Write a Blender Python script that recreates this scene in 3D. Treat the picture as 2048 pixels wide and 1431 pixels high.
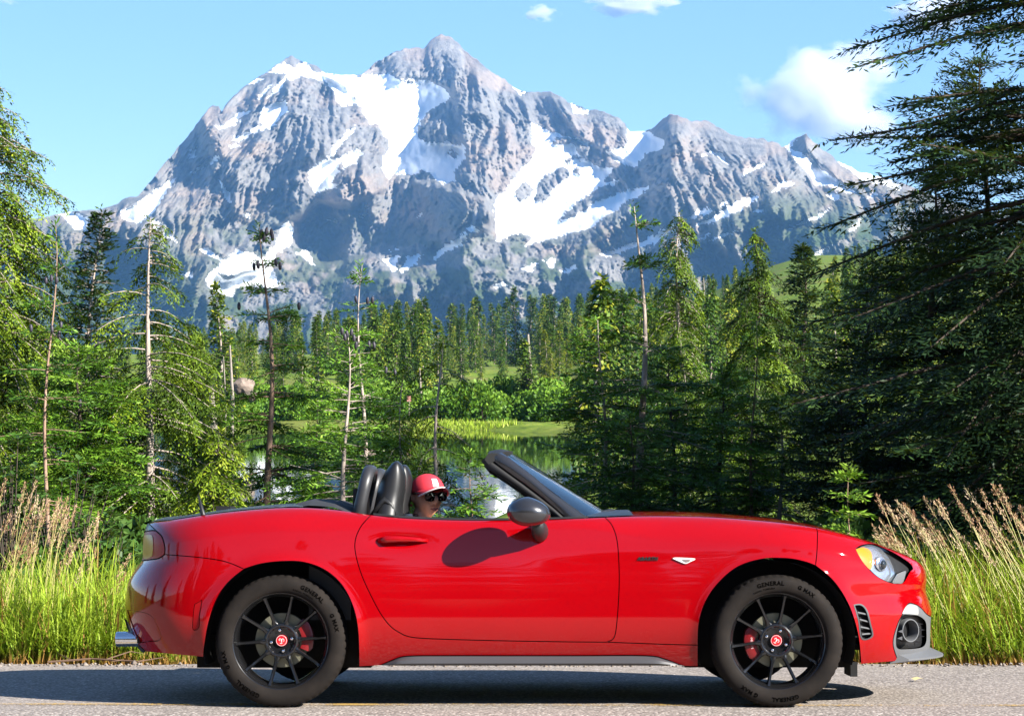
import bpy, bmesh, math, random
import numpy as np
from mathutils import Vector, Matrix, Euler
from mathutils.geometry import delaunay_2d_cdt
from mathutils.bvhtree import BVHTree
for _o in list(bpy.data.objects):
    bpy.data.objects.remove(_o)
S = bpy.context.scene
C = S.collection
R = math.radians
# ------------------------------------------------------------------ camera, sky, sun, exposure
FPX, CX, HY, CZ = 4310.0, 1024.0, 730.0, 1.59      # focal length and horizon in photo pixels, eye height in metres
cam = bpy.data.cameras.new('camera'); cam_o = bpy.data.objects.new('camera', cam); C.objects.link(cam_o)
cam_o.location = (0, 0, CZ); cam_o.rotation_euler = (R(90), 0, 0)
cam.sensor_fit = 'HORIZONTAL'; cam.sensor_width = 36.0
cam.lens = 36.0*FPX/2048; cam.shift_y = (HY-715.5)/2048
cam.clip_start = 0.1; cam.clip_end = 60000
S.camera = cam_o
SUN = Vector((0.745, -0.46, 0.515)).normalized()       # towards the sun
sl = bpy.data.lights.new('sun', 'SUN'); sl.energy = 5.0; sl.angle = R(0.53); sl.color = (1.0, 0.95, 0.86)
so = bpy.data.objects.new('sun', sl); C.objects.link(so)
so.rotation_euler = SUN.to_track_quat('Z', 'Y').to_euler()
W = bpy.data.worlds.new('World'); S.world = W; W.use_nodes = True
_n = W.node_tree.nodes; _l = W.node_tree.links
_bg = _n['Background']; _sky = _n.new('ShaderNodeTexSky'); _sky.sky_type = 'NISHITA'; _sky.sun_disc = False
_sky.sun_elevation = math.asin(SUN.z); _sky.sun_rotation = math.atan2(SUN.x, SUN.y)
_sky.altitude = 2400; _sky.air_density = 1.0; _sky.dust_density = 0.25; _sky.ozone_density = 3.0
_l.new(_sky.outputs[0], _bg.inputs[0]); _bg.inputs[1].default_value = 0.068
vs = S.view_settings; vs.view_transform = 'Standard'; vs.look = 'None'; vs.gamma = 1.0; vs.use_curve_mapping = False
vs.exposure = 1.62
S.render.engine = 'CYCLES'
cy = S.cycles
cy.use_denoising = True; cy.max_bounces = 10; cy.diffuse_bounces = 3; cy.glossy_bounces = 4
cy.transmission_bounces = 6; cy.transparent_max_bounces = 10; cy.volume_bounces = 5
cy.caustics_reflective = False; cy.caustics_refractive = False
cy.use_adaptive_sampling = True; cy.adaptive_threshold = 0.01
try: cy.denoiser = 'OPENIMAGEDENOISE'
except Exception: pass

# ------------------------------------------------------------------ helpers
def world(px, py, d):
    """a photo pixel at depth d metres -> world point"""
    return ((px-CX)/FPX*d, d, CZ+(HY-py)/FPX*d)

def tag(o, label=None, cat=None, group=None, kind=None):
    if label: o['label'] = label
    if cat: o['category'] = cat
    if group: o['group'] = group
    if kind: o['kind'] = kind
    return o

def empty(name, loc=(0, 0, 0), rot=(0, 0, 0), parent=None):
    o = bpy.data.objects.new(name, None); C.objects.link(o)
    o.empty_display_size = 0.2; o.location = loc; o.rotation_euler = rot; o.parent = parent
    return o

def link(name, me, mat=None, parent=None, loc=None, rot=None):
    o = bpy.data.objects.new(name, me); C.objects.link(o)
    if mat is not None and not me.materials: me.materials.append(mat)
    o.parent = parent
    if loc is not None: o.location = loc
    if rot is not None: o.rotation_euler = rot
    return o

def mesh_np(name, V, F, smooth=False, attrs=None):
    """V (n,3) array, F (m,k) int array with k = 3 or 4 -> mesh"""
    V = np.asarray(V, dtype=np.float32); F = np.asarray(F, dtype=np.int32)
    me = bpy.data.meshes.new(name)
    m, k = F.shape
    me.vertices.add(len(V)); me.vertices.foreach_set('co', V.ravel())
    me.loops.add(m*k); me.loops.foreach_set('vertex_index', F.ravel())
    me.polygons.add(m); me.polygons.foreach_set('loop_start', np.arange(0, m*k, k, dtype=np.int32))
    if attrs:
        for an, arr in attrs.items():
            a = me.attributes.new(an, 'FLOAT', 'POINT'); a.data.foreach_set('value', np.asarray(arr, dtype=np.float32))
    me.update(calc_edges=True)
    if smooth: me.polygons.foreach_set('use_smooth', np.ones(m, dtype=bool))
    return me

class MB:
    """collects simple shapes into one mesh"""
    def __init__(s): s.v = []; s.f = []
    def add(s, v, f):
        o = len(s.v); s.v += [tuple(p) for p in v]; s.f += [tuple(i+o for i in q) for q in f]; return s
    def box(s, c, h, rot=None):
        M = rot.to_3x3() if rot is not None else Matrix.Identity(3)
        pts = [Vector(c)+M@Vector((x*h[0], y*h[1], z*h[2])) for x in (-1, 1) for y in (-1, 1) for z in (-1, 1)]
        return s.add(pts, [(0, 1, 3, 2), (4, 6, 7, 5), (0, 4, 5, 1), (2, 3, 7, 6), (0, 2, 6, 4), (1, 5, 7, 3)])
    def tube(s, pts, rad, n=8, caps=True, flat=1.0):
        pts = [Vector(p) for p in pts]; m = len(pts)
        if not hasattr(rad, '__len__'): rad = [rad]*m
        t0 = (pts[1]-pts[0]).normalized()
        a = Vector((0, 0, 1)) if abs(t0.z) < 0.9 else Vector((1, 0, 0))
        u = (a-t0*a.dot(t0)).normalized(); V = []; F = []
        for i in range(m):
            t = (pts[min(i+1, m-1)]-pts[max(i-1, 0)]).normalized()
            u = (u-t*u.dot(t)).normalized(); w = t.cross(u)
            for k in range(n):
                an = 2*math.pi*k/n
                V.append(pts[i]+(u*math.cos(an)+w*math.sin(an)*flat)*rad[i])
        for i in range(m-1):
            for k in range(n):
                F.append((i*n+k, i*n+(k+1) % n, (i+1)*n+(k+1) % n, (i+1)*n+k))
        if caps:
            F.append(tuple(range(n))[::-1]); F.append(tuple(range((m-1)*n, m*n)))
        return s.add(V, F)
    def lathe(s, prof, n=32, axis='y', c=(0, 0, 0), close=False):
        """prof: list of (radius, along-axis)"""
        V = []; F = []; m = len(prof)
        for (r, a) in prof:
            for k in range(n):
                t = 2*math.pi*k/n; p, q = r*math.cos(t), r*math.sin(t)
                V.append({'y': (c[0]+p, c[1]+a, c[2]+q), 'z': (c[0]+p, c[1]+q, c[2]+a), 'x': (c[0]+a, c[1]+p, c[2]+q)}[axis])
        mm = m if close else m-1
        for i in range(mm):
            for k in range(n):
                j = (i+1) % m
                F.append((i*n+k, i*n+(k+1) % n, j*n+(k+1) % n, j*n+k))
        return s.add(V, F)
    def mesh(s, name, smooth=False, fix=True):
        me = bpy.data.meshes.new(name); me.from_pydata(s.v, [], s.f); me.update()
        if fix:
            bm = bmesh.new(); bm.from_mesh(me); bmesh.ops.recalc_face_normals(bm, faces=bm.faces[:]); bm.to_mesh(me); bm.free()
        if smooth: me.polygons.foreach_set('use_smooth', np.ones(len(me.polygons), dtype=bool))
        return me
    def obj(s, name, mat, parent=None, smooth=False, loc=None, rot=None, auto=None):
        me = s.mesh(name, smooth)
        if auto is not None:
            me.polygons.foreach_set('use_smooth', np.ones(len(me.polygons), dtype=bool)); sharp(me, auto)
        return link(name, me, mat, parent, loc, rot)

def sharp(me, deg):
    bm = bmesh.new(); bm.from_mesh(me); lim = R(deg)
    for e in bm.edges:
        if len(e.link_faces) == 2 and e.calc_face_angle(0) > lim: e.smooth = False
    bm.to_mesh(me); bm.free()

def bevel(o, w, seg=2):
    m = o.modifiers.new('bevel', 'BEVEL'); m.width = w; m.segments = seg; m.limit_method = 'ANGLE'; m.angle_limit = R(40)
    m.harden_normals = False
    o.data.polygons.foreach_set('use_smooth', np.ones(len(o.data.polygons), dtype=bool))
    return o

# ---- materials
class NT:
    def __init__(s, name):
        s.m = bpy.data.materials.new(name); s.m.use_nodes = True
        s.t = s.m.node_tree; s.b = s.t.nodes['Principled BSDF']; s.out = s.t.nodes['Material Output']
    def n(s, typ, **kw):
        nd = s.t.nodes.new('ShaderNode'+typ)
        for k, v in kw.items():
            if k.startswith('i_'):
                key = k[2:]; key = int(key) if key.isdigit() else key.replace('_', ' ')
                nd.inputs[key].default_value = v
            else: setattr(nd, k, v)
        return nd
    def l(s, a, b): s.t.links.new(a, b)
    def ramp(s, fac, stops, interp='LINEAR'):
        r = s.n('ValToRGB'); r.color_ramp.interpolation = interp
        el = r.color_ramp.elements
        while len(el) < len(stops): el.new(0.5)
        for e, (p, c) in zip(el, stops):
            e.position = p; e.color = (c, c, c, 1) if not hasattr(c, '__len__') else (*c, 1)
        s.l(fac, r.inputs[0]); return r.outputs[0]
    def noise(s, scale, detail=4, rough=0.55, coord='Object', vec=None, dist=0.0):
        nz = s.n('TexNoise'); nz.inputs['Scale'].default_value = scale; nz.inputs['Detail'].default_value = detail
        nz.inputs['Roughness'].default_value = rough; nz.inputs['Distortion'].default_value = dist
        if vec is None:
            tc = s.n('TexCoord'); vec = tc.outputs[coord]
        s.l(vec, nz.inputs['Vector']); return nz.outputs[0]
    def mix(s, fac, a, b, blend='MIX'):
        m = s.n('Mix'); m.data_type = 'RGBA'; m.blend_type = blend
        for sock, v in ((m.inputs[0], fac), (m.inputs[6], a), (m.inputs[7], b)):
            if hasattr(v, 'is_linked') or hasattr(v, 'links'): s.l(v, sock)
            elif hasattr(v, '__len__'): sock.default_value = (*v, 1)
            else: sock.default_value = v
        return m.outputs[2]
    def math(s, op, a, b=None, clamp=False):
        m = s.n('Math'); m.operation = op; m.use_clamp = clamp
        for i, v in enumerate((a, b)):
            if v is None: continue
            if hasattr(v, 'links'): s.l(v, m.inputs[i])
            else: m.inputs[i].default_value = v
        return m.outputs[0]
    def attr(s, name):
        a = s.n('Attribute'); a.attribute_name = name; return a.outputs['Fac']
    def bump(s, h, strength=0.3, dist=0.01):
        b = s.n('Bump'); b.inputs['Strength'].default_value = strength; b.inputs['Distance'].default_value = dist
        s.l(h, b.inputs['Height']); s.l(b.outputs[0], s.b.inputs['Normal'])
    def set(s, **kw):
        for k, v in kw.items():
            key = k.replace('_', ' ')
            sock = s.b.inputs[key]
            if hasattr(v, 'links'): s.l(v, sock)
            elif hasattr(v, '__len__') and len(v) == 3: sock.default_value = (*v, 1)
            else: sock.default_value = v
        return s

def plain(name, col, rough=0.5, metal=0.0, coat=0.0, var=0.08, scale=6.0, **kw):
    t = NT(name)
    nz = t.noise(scale, 5)
    c = t.mix(nz, tuple(x*(1-var) for x in col), tuple(min(1, x*(1+var)) for x in col))
    t.set(Base_Color=c, Roughness=rough, Metallic=metal, Coat_Weight=coat, **kw)
    return t.m

# ---- value noise in numpy (for terrain and mountain relief)
def _hash(ix, iy, seed):
    h = (ix.astype(np.int64)*374761393+iy.astype(np.int64)*668265263+seed*1442695041) & 0xffffffff
    h = ((h ^ (h >> 13))*1274126177) & 0xffffffff
    return ((h ^ (h >> 16)) & 0xffff)/65535.0
def vnoise(x, y, seed=0):
    ix = np.floor(x); iy = np.floor(y); fx = x-ix; fy = y-iy
    fx = fx*fx*fx*(fx*(fx*6-15)+10); fy = fy*fy*fy*(fy*(fy*6-15)+10)
    a = _hash(ix, iy, seed); b = _hash(ix+1, iy, seed); c = _hash(ix, iy+1, seed); d = _hash(ix+1, iy+1, seed)
    return (a*(1-fx)+b*fx)*(1-fy)+(c*(1-fx)+d*fx)*fy
def fbm(x, y, seed=0, oct=5, gain=0.5, ridged=False):
    r = np.zeros_like(x, dtype=float); a = 1.0; tot = 0
    for i in range(oct):
        v = vnoise(x*2**i, y*2**i, seed+i*17)
        if ridged: v = 1-np.abs(2*v-1); v = v*v if ridged is True else v**ridged
        r += a*v; tot += a; a *= gain
    return r/tot
def sstep(a, b, x):
    t = np.clip((np.asarray(x, dtype=float)-a)/(b-a), 0, 1); return t*t*(3-2*t)
def in_poly(x, y, poly):
    inside = np.zeros(x.shape, dtype=bool); n = len(poly); j = n-1
    for i in range(n):
        xi, yi = poly[i]; xj, yj = poly[j]
        if yi != yj:
            c = ((yi > y) != (yj > y)) & (x < (xj-xi)*(y-yi)/(yj-yi)+xi)
            inside ^= c
        j = i
    return inside
# ------------------------------------------------------------------ the mountain: real relief 4 to 8 km away
RIDGE = [(-260,480),(-50,455),(100,432),(130,425),(175,420),(200,419),(235,408),(250,395),(275,392),(300,365),(330,325),(360,290),(385,262),(400,238),(415,218),(425,211),
 (438,213),(443,223),(450,210),(470,188),(500,165),(530,147),(545,135),(560,125),(573,115),(590,114),(600,121),(612,123),(630,132),(650,145),(680,150),
 (722,150),(735,140),(755,122),(780,110),(810,98),(830,97),(848,96),(858,82),(870,72),(890,69),(905,77),(920,90),(950,117),(980,140),(1010,160),
 (1030,176),(1040,181),(1055,184),(1075,183),(1100,185),(1120,192),(1135,205),(1160,211),(1180,221),(1190,219),(1210,225),(1235,235),(1250,248),
 (1258,263),(1290,262),(1310,254),(1325,240),(1340,229),(1355,230),(1380,240),(1420,243),(1440,255),(1460,268),(1490,277),(1520,276),(1550,285),
 (1565,294),(1580,286),(1600,273),(1612,267),(1630,285),(1650,303),(1680,324),(1720,345),(1760,352),(1800,365),(1850,385),(1950,420),(2100,440),(2320,480)]
def _z1(*p): return [(x*.4892, y*.4892) for x, y in p]
def _z2(*p): return [(500+x*.4611, y*.4611) for x, y in p]
def _z3(*p): return [(1000+x*.3906, 150+y*.3906) for x, y in p]
SNOW = [
 _z2((60,315),(95,290),(140,275),(200,292),(215,262),(240,258),(270,300),(330,320),(500,325),(600,318),(640,345),(750,345),(820,370),(880,425),(850,450),(790,470),(770,500),(740,530),(725,570),(735,605),(790,625),(850,615),(880,640),(940,625),(930,680),(890,740),(895,770),(870,795),(830,800),(790,760),(740,740),(700,760),(650,755),(600,775),(575,740),(580,680),(600,640),(590,590),(560,540),(520,545),(490,470),(460,450),(410,470),(380,450),(350,400),(330,360),(290,345),(230,330),(170,350),(150,320),(100,310)),
 _z1((950,572),(1060,505),(1070,440),(1170,400),(1182,460),(1120,505),(1030,548),(960,582)),
 _z1((1000,348),(1060,318),(1080,318),(1040,345)),
 _z1((1095,402),(1120,360),(1172,318),(1168,348),(1130,382)), _z1((1045,400),(1080,370),(1110,345),(1095,372),(1060,405)),
 _z1((880,532),(960,478),(1032,448),(960,512)), _z1((762,658),(780,620),(802,596),(792,640)), _z1((785,705),(830,658),(902,630),(892,655),(840,678)),
 _z1((488,860),(560,830),(620,790),(722,726),(702,770),(640,842),(600,892),(560,912),(500,892)),
 _z1((240,868),(300,868),(362,888),(352,942),(300,935)), _z1((608,902),(652,908),(632,962)), _z1((655,970),(688,922),(706,955),(730,992),(690,972)),
 _z1((893,728),(920,768),(942,780),(937,828),(915,800)), _z1((940,605),(965,588),(990,590),(955,612)), _z1((982,882),(1020,868),(1028,898)),
 _z2((250,750),(290,708),(330,680),(350,648),(400,598),(462,542),(445,580),(370,660),(345,682),(400,690),(440,660),(480,638),(500,670),(450,712),(380,752),(350,790),(392,802),(330,818),(290,838),(255,792)),
 _z1((808,1020),(850,1008),(880,1050),(920,1060),(970,1018),(1040,1040),(1062,1060),(1120,1000),(1150,930),(1180,898),(1204,940),(1192,1000),(1132,1040),(1112,1080),(1150,1165),(1060,1172),(1020,1182),(960,1178),(950,1212),(890,1202),(828,1142),(880,1110),(900,1070),(850,1050)),
 _z1((738,1128),(790,1112),(785,1138)), _z1((1188,1045),(1250,1018),(1292,1082),(1240,1060)),
 _z3((160,236),(200,250),(330,310),(452,350),(440,372),(390,342),(300,330),(250,358),(380,362),(402,410),(330,440),(330,472),(400,430),(450,438),(520,468),(592,478),(560,512),(520,548),(612,523),(580,562),(500,562),(460,602),(400,652),(320,722),(300,747),(380,722),(460,672),(560,622),(640,590),(762,558),(730,602),(650,652),(520,742),(450,792),(380,802),(250,842),(200,862),(108,882),(170,832),(100,802),(-30,852),(-20,650),(60,560),(100,500),(150,450),(182,380)),
 _z3((640,274),(750,283),(842,330),(832,382),(750,402),(720,432),(690,472),(640,462),(590,432),(540,382),(640,367),(662,340)),
 _z3((60,60),(142,78),(100,104)), _z3((342,140),(462,178),(440,197),(380,192)),
 _z3((1478,378),(1520,385),(1600,428),(1652,490),(1742,538),(1827,607),(1800,614),(1700,572),(1620,552),(1580,502),(1508,432)),
 _z3((1436,368),(1522,324),(1494,378)), _z3((1690,395),(1780,428),(1832,458),(1900,478),(1962,518),(2060,552),(2050,582),(1960,557),(1850,542),(1820,502),(1740,452)),
 _z3((1228,534),(1260,490),(1352,453),(1354,477),(1280,502)), _z3((1018,405),(1080,398),(1142,413),(1167,468),(1130,442),(1090,417)),
 _z3((1376,608),(1470,538),(1514,560),(1440,587)), _z3((1402,520),(1442,515),(1432,533)),
 _z3((998,778),(1100,718),(1200,658),(1314,616),(1304,647),(1200,702),(1100,747),(1020,783)), _z3((948,738),(1000,698),(1082,678),(1062,712),(990,734)),
 _z3((1120,680),(1150,650),(1190,640),(1160,665)),
 _z3((512,912),(600,883),(720,858),(850,778),(914,736),(884,792),(840,832),(740,882),(640,902),(560,920)), _z3((1058,853),(1150,803),(1244,793),(1180,814),(1090,853)),
 _z3((1008,835),(1080,806),(1050,843)), _z3((1286,692),(1362,683),(1332,703)), _z3((1466,793),(1560,738),(1694,688),(1682,708),(1600,743),(1500,783)),
 _z3((1776,803),(1862,733),(1842,762),(1800,803)), _z3((1846,638),(1944,602),(1932,622),(1870,642)), _z3((1676,620),(1732,603),(1732,643),(1690,637)),
 _z3((1580,935),(1640,895),(1700,868),(1660,905),(1600,945)),
 _z3((95,995),(205,962),(170,1013)), _z3((236,955),(302,948),(282,988),(258,992)), _z3((306,1013),(380,957),(388,980),(340,1013)),
 _z2((578,1122),(640,1112),(630,1150),(652,1165),(608,1172)), _z2((652,1174),(690,1108),(752,1098),(722,1142),(670,1183)), _z2((788,1112),(880,1040),(944,1008),(932,1042),(860,1092),(800,1133)),
 _z2((942,1000),(970,983),(992,1010),(965,1020)), _z2((208,1112),(245,1083),(283,1143),(240,1122)), _z2((1042,1242),(1090,1213),(1104,1232)), _z2((1168,1168),(1262,1148),(1212,1187)),
 _z2((478,945),(510,878),(522,900),(497,938)), _z2((330,962),(370,952),(380,968)), _z2((712,945),(748,922),(740,945)), _z2((605,1090),(640,1072),(632,1085)),
 [(690,640),(705,612),(735,600),(768,604),(762,630),(720,642)], [(985,575),(1005,560),(1012,570)],
]
ROCKIN = [_z1((888,1122),(930,1112),(962,1128),(930,1147)), _z3((62,600),(130,552),(167,590),(100,662)), _z3((158,642),(230,508),(320,478),(352,520),(260,612),(220,662)),
 _z2((345,690),(390,640),(440,610),(480,600),(440,650),(390,685)), _z3((300,322),(330,318),(400,335),(380,362),(310,350)), _z2((442,428),(465,422),(462,440)), _z2((640,350),(740,350),(700,362)),
 _z2((860,660),(900,650),(880,690)), _z2((380,745),(400,705),(415,700),(400,740)), _z3((355,500),(380,480),(412,490),(390,525)), _z3((500,600),(560,545),(580,560),(560,620),(480,660),(300,745),(340,700))]
# large forms: (x, y, sigma x, sigma y, angle of long axis, metres nearer)
FORMS = [
 (968,330,40,110,8,110),(1010,330,30,90,10,160),(930,430,55,80,12,300),(900,390,22,50,5,90),
 (700,455,75,80,0,-330),(640,490,70,60,0,-260),(800,440,60,60,0,-260),(640,300,60,140,20,260),(560,330,70,160,25,240),(730,360,22,60,15,190),(760,420,25,55,10,150),
 (690,420,20,70,8,230),(520,420,40,90,15,160),(330,380,40,90,35,120),(420,260,16,70,30,170),(880,130,25,60,0,60),(960,170,22,60,-20,150),(800,150,18,50,10,120),
 (1120,230,30,60,-10,80),(1220,270,18,50,0,60),(1350,280,22,70,-12,330),(1420,360,70,80,30,420),(1330,410,45,80,35,300),(1250,470,90,40,-30,240),
 (1500,430,80,70,40,420),(1440,480,60,50,30,240),(1610,300,16,60,-25,260),(1600,450,60,60,-30,300),(1720,440,90,70,-20,480),(1640,540,120,60,-10,420),(1120,560,160,50,0,360),(960,560,120,45,0,240),
 (620,570,110,40,0,-140),(520,560,80,40,0,200),(420,540,60,45,20,220),(280,440,30,60,20,150),(760,560,70,40,0,200)]
FACETS = [
 ([(640,150),(740,150),(905,200),(862,255),(850,275),(930,290),(900,365),(840,365),(770,345),(765,260),(700,190)], -.7), ([(1060,250),(1180,290),(1250,320),(1300,370),(1180,440),(1060,480),(960,430),(1020,350)], -.6), ([(1250,258),(1330,270),(1310,320),(1260,330),(1210,295)], -.8),
 ([(590,440),(640,400),(700,415),(760,380),(830,360),(900,375),(965,395),(990,430),(960,470),(900,490),(830,500),(760,510),(640,525),(600,500)], 1.7),
 ([(430,560),(500,545),(600,540),(700,560),(790,545),(800,590),(700,620),(520,620),(450,600)], 1.6),
 ([(1180,500),(1270,420),(1330,330),(1400,300),(1440,330),(1380,400),(1330,450),(1250,520)], 1.6),
 ([(1480,470),(1560,440),(1680,450),(1760,480),(1740,520),(1600,530),(1500,520)], 1.5),
 ([(290,380),(400,240),(440,215),(470,230),(430,290),(360,370),(320,400)], 1.7),
 ([(735,145),(800,100),(850,95),(880,75),(900,150),(860,190),(780,150)], 1.0),
 ([(470,200),(520,150),(545,140),(560,190),(520,230),(470,270)], 1.4), ([(420,450),(470,435),(500,500),(460,520)], 1.6), ([(690,210),(715,205),(735,240),(700,250)], 1.6),
 ([(1020,250),(1060,240),(1075,330),(1040,360)], 1.3),
 ([(215,470),(300,500),(400,570),(460,640),(300,680),(200,600)], 1.6)]
def build_mountain():
    xs = np.arange(-260, 2321, 3.1); nr = 275
    rx = np.array([p[0] for p in RIDGE], float); ry = np.array([p[1] for p in RIDGE], float)
    ridge = np.interp(xs, rx, ry)
    j = (fbm(xs*0.11, xs*0+3.1, 5, 4)-0.5)*9*np.clip((470-ridge)/150, 0.15, 1)
    snowtop = ((xs > 640) & (xs < 733)) | ((xs > 1258) & (xs < 1300)) | ((xs > 1028) & (xs < 1062))
    ridge = ridge + np.where(snowtop, j*.15, j)
    t = np.linspace(0, 1, nr)
    X = np.repeat(xs[None, :], nr, 0)
    Y = ridge[None, :] + t[:, None]*(790-ridge)[None, :]
    # jittered masks
    jx = (fbm(X*.035, Y*.035, 21, 4)-.5)*16; jy = (fbm(X*.035, Y*.035, 41, 4)-.5)*14
    fx = (fbm(X*.22, Y*.22, 71, 2)-.5)*7
    sx, sy = X+jx+fx, Y+jy+fx
    snow = np.zeros_like(X, dtype=bool)
    for p in SNOW: snow |= in_poly(sx, sy, p)
    for p in ROCKIN: snow &= ~in_poly(sx, sy, p)
    snow = snow.astype(float)
    soft = snow.copy()
    for _ in range(5):
        soft[1:-1, 1:-1] = (soft[1:-1, 1:-1]*2+soft[:-2, 1:-1]+soft[2:, 1:-1]+soft[1:-1, :-2]+soft[1:-1, 2:])/6
    wide = soft.copy()
    for _ in range(26):
        wide[1:-1, 1:-1] = (wide[1:-1, 1:-1]*2+wide[:-2, 1:-1]+wide[2:, 1:-1]+wide[1:-1, :-2]+wide[1:-1, 2:])/6
    wide = np.clip(wide*1.5, 0, 1)
    # depth in metres: a base that recedes upwards, large buttresses, then ribs along the fall lines
    Dm = 4300+(640-Y)*4.2
    Dm += (X-1000)*0.15; calm = np.zeros_like(X)
    for (cx, cy_, a, b, ang, am) in FORMS:
        c, s = math.cos(R(ang)), math.sin(R(ang))
        u = (X-cx)*c-(Y-cy_)*s*-1*-1; v = (X-cx)*s+(Y-cy_)*c
        Dm -= am*np.exp(-0.5*((u/a)**2+(v/b)**2))
    for poly, gx in FACETS:
        mk = in_poly(X+jx, Y+jy, poly).astype(float)
        for _ in range(9):
            mk[1:-1, 1:-1] = (mk[1:-1, 1:-1]*2+mk[:-2, 1:-1]+mk[2:, 1:-1]+mk[1:-1, :-2]+mk[1:-1, 2:])/6
        cxp = np.mean([p[0] for p in poly]); Dm -= mk*gx*(X-cxp); calm = np.maximum(calm, mk)
    wx = X+(fbm(X*.012, Y*.012, 91, 3)-.5)*46; wy = Y+(fbm(X*.012, Y*.012, 95, 3)-.5)*40
    tilt = wx+0.35*(wy-300)*np.sign(800-X)*sstep(0, 350, np.abs(X-800))
    rib = fbm(tilt*.0125, wy*.0055, 3, 5, .48, .9)
    fine = fbm(tilt*.07, wy*.015, 13, 5, .6, True)
    crag = fbm((X+.7*Y)*.10, (Y-.7*X)*.028, 113, 4, .6, True)
    grit = fbm((X-.7*Y)*.25, (Y+.7*X)*.05, 131, 3, .6, True)
    blk = fbm(wx*.03, wy*.05, 31, 5, .6)
    tiny = fbm(tilt*.26, wy*.05, 53, 3, .6, True)
    edge = np.clip(t[:, None]*14, 0.12, 1)
    rockamp = 1-.92*soft
    Dm -= edge*((rib-.45)*520*(1-.78*wide)*(1-.6*calm)+(fine-.4)*115*rockamp+(blk-.5)*30*rockamp+(tiny-.4)*28*rockamp+(crag-.4)*56*rockamp+(grit-.4)*28*rockamp)
    Dm += soft*26                                     # snow lies in the hollows
    Dm += (fbm(X*.05, Y*.05, 61, 4)-.5)*34*soft
    Px = (X-CX)/FPX*Dm; Pz = CZ+(HY-Y)/FPX*Dm; Py = Dm
    # vegetation: low slopes and ledges
    vegz = .35*sstep(380, 470, Y)+sstep(430, 600, Y+(fbm(X*.02, Y*.02, 77, 4)-.5)*140)*.55
    vegr = sstep(1330, 1560, X)*sstep(330, 470, Y)*sstep(.34, .56, fbm(X*.022, Y*.03, 81, 4))*0.95
    vegl = (1-sstep(330, 480, X))*sstep(440, 560, Y)*.9
    veg = np.clip(np.maximum(np.maximum(vegz*sstep(.4, .6, fbm(X*.03, Y*.04, 83, 4)), vegr), vegl), 0, 1)*(1-soft)
    warm = sstep(.45, .75, fbm(X*.018, Y*.03, 87, 4))
    warm = np.clip(warm+.8*np.exp(-((X-700)/40)**2-((Y-370)/50)**2)+.6*sstep(1600, 1750, X)*(Y < 420), 0, 1)
    # back slope, so that the mountain is a closed mass
    nb = 14; bx = []; by = []; bz = []
    for k in range(nb, 0, -1):
        q = k/nb
        dd = Py[0]+2600*q; bx.append(Px[0]); by.append(dd); bz.append(Pz[0]-(Pz[0]+60)*q**1.1-30*q)
    PX = np.vstack([np.array(bx), Px]); PY = np.vstack([np.array(by), Py]); PZ = np.vstack([np.array(bz), Pz])
    pad = np.zeros((nb, len(xs)))
    n0, n1 = PX.shape
    V = np.stack([PX, PY, PZ], -1).reshape(-1, 3)
    ii = np.arange(n0*n1).reshape(n0, n1)
    F = np.stack([ii[:-1, :-1], ii[1:, :-1], ii[1:, 1:], ii[:-1, 1:]], -1).reshape(-1, 4)
    at = {'snow': np.vstack([pad, snow]).ravel(), 'veg': np.vstack([pad, veg]).ravel(), 'warm': np.vstack([pad, warm]).ravel()}
    me = mesh_np('mountain', V, F, smooth=True, attrs=at)
    t_ = NT('mountain_rock')
    n1_ = t_.noise(.012, 8, .65); tc2 = t_.n('TexCoord'); mp2 = t_.n('Mapping'); mp2.inputs['Scale'].default_value = (1.0, .6, .4); mp2.inputs['Rotation'].default_value = (0, -.4, 0); t_.l(tc2.outputs['Object'], mp2.inputs[0]); n2_ = t_.noise(.06, 8, .72, vec=mp2.outputs[0])
    rock = t_.ramp(n1_, [(.3, (.165, .162, .155)), (.5, (.26, .25, .235)), (.72, (.37, .345, .31))])
    rock = t_.mix(t_.math('MULTIPLY', t_.attr('warm'), .8), rock, (.38, .30, .24))
    rock = t_.mix(t_.ramp(n2_, [(.35, 0.0), (.7, .5)]), rock, (.12, .115, .12))
    green = t_.ramp(n2_, [(.35, (.03, .055, .02)), (.65, (.075, .11, .03))])
    c = t_.mix(t_.attr('veg'), rock, green)
    sn = t_.ramp(t_.attr('snow'), [(.42, 0.0), (.58, 1.0)])
    c = t_.mix(sn, c, (.86, .88, .9))
    t_.set(Base_Color=c, Roughness=.9, Specular_IOR_Level=.1)
    bm_ = t_.n('Bump'); bm_.inputs['Strength'].default_value = .75; bm_.inputs['Distance'].default_value = 16
    tcm = t_.n('TexCoord'); mpm = t_.n('Mapping'); mpm.inputs['Scale'].default_value = (1.0, .5, .33); mpm.inputs['Rotation'].default_value = (0, .5, 0); t_.l(tcm.outputs['Object'], mpm.inputs[0])
    nn = t_.noise(.045, 9, .75, vec=mpm.outputs[0]); nn = t_.math('MULTIPLY', nn, t_.math('SUBTRACT', 1.0, t_.math('MULTIPLY', sn, .9)))
    t_.l(nn, bm_.inputs['Height']); t_.l(bm_.outputs[0], t_.b.inputs['Normal'])
    o = link('mountain', me, t_.m)
    tag(o, kind='structure', label='jagged grey rock mountain with glaciers and snow patches')
    return o
build_mountain()
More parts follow.
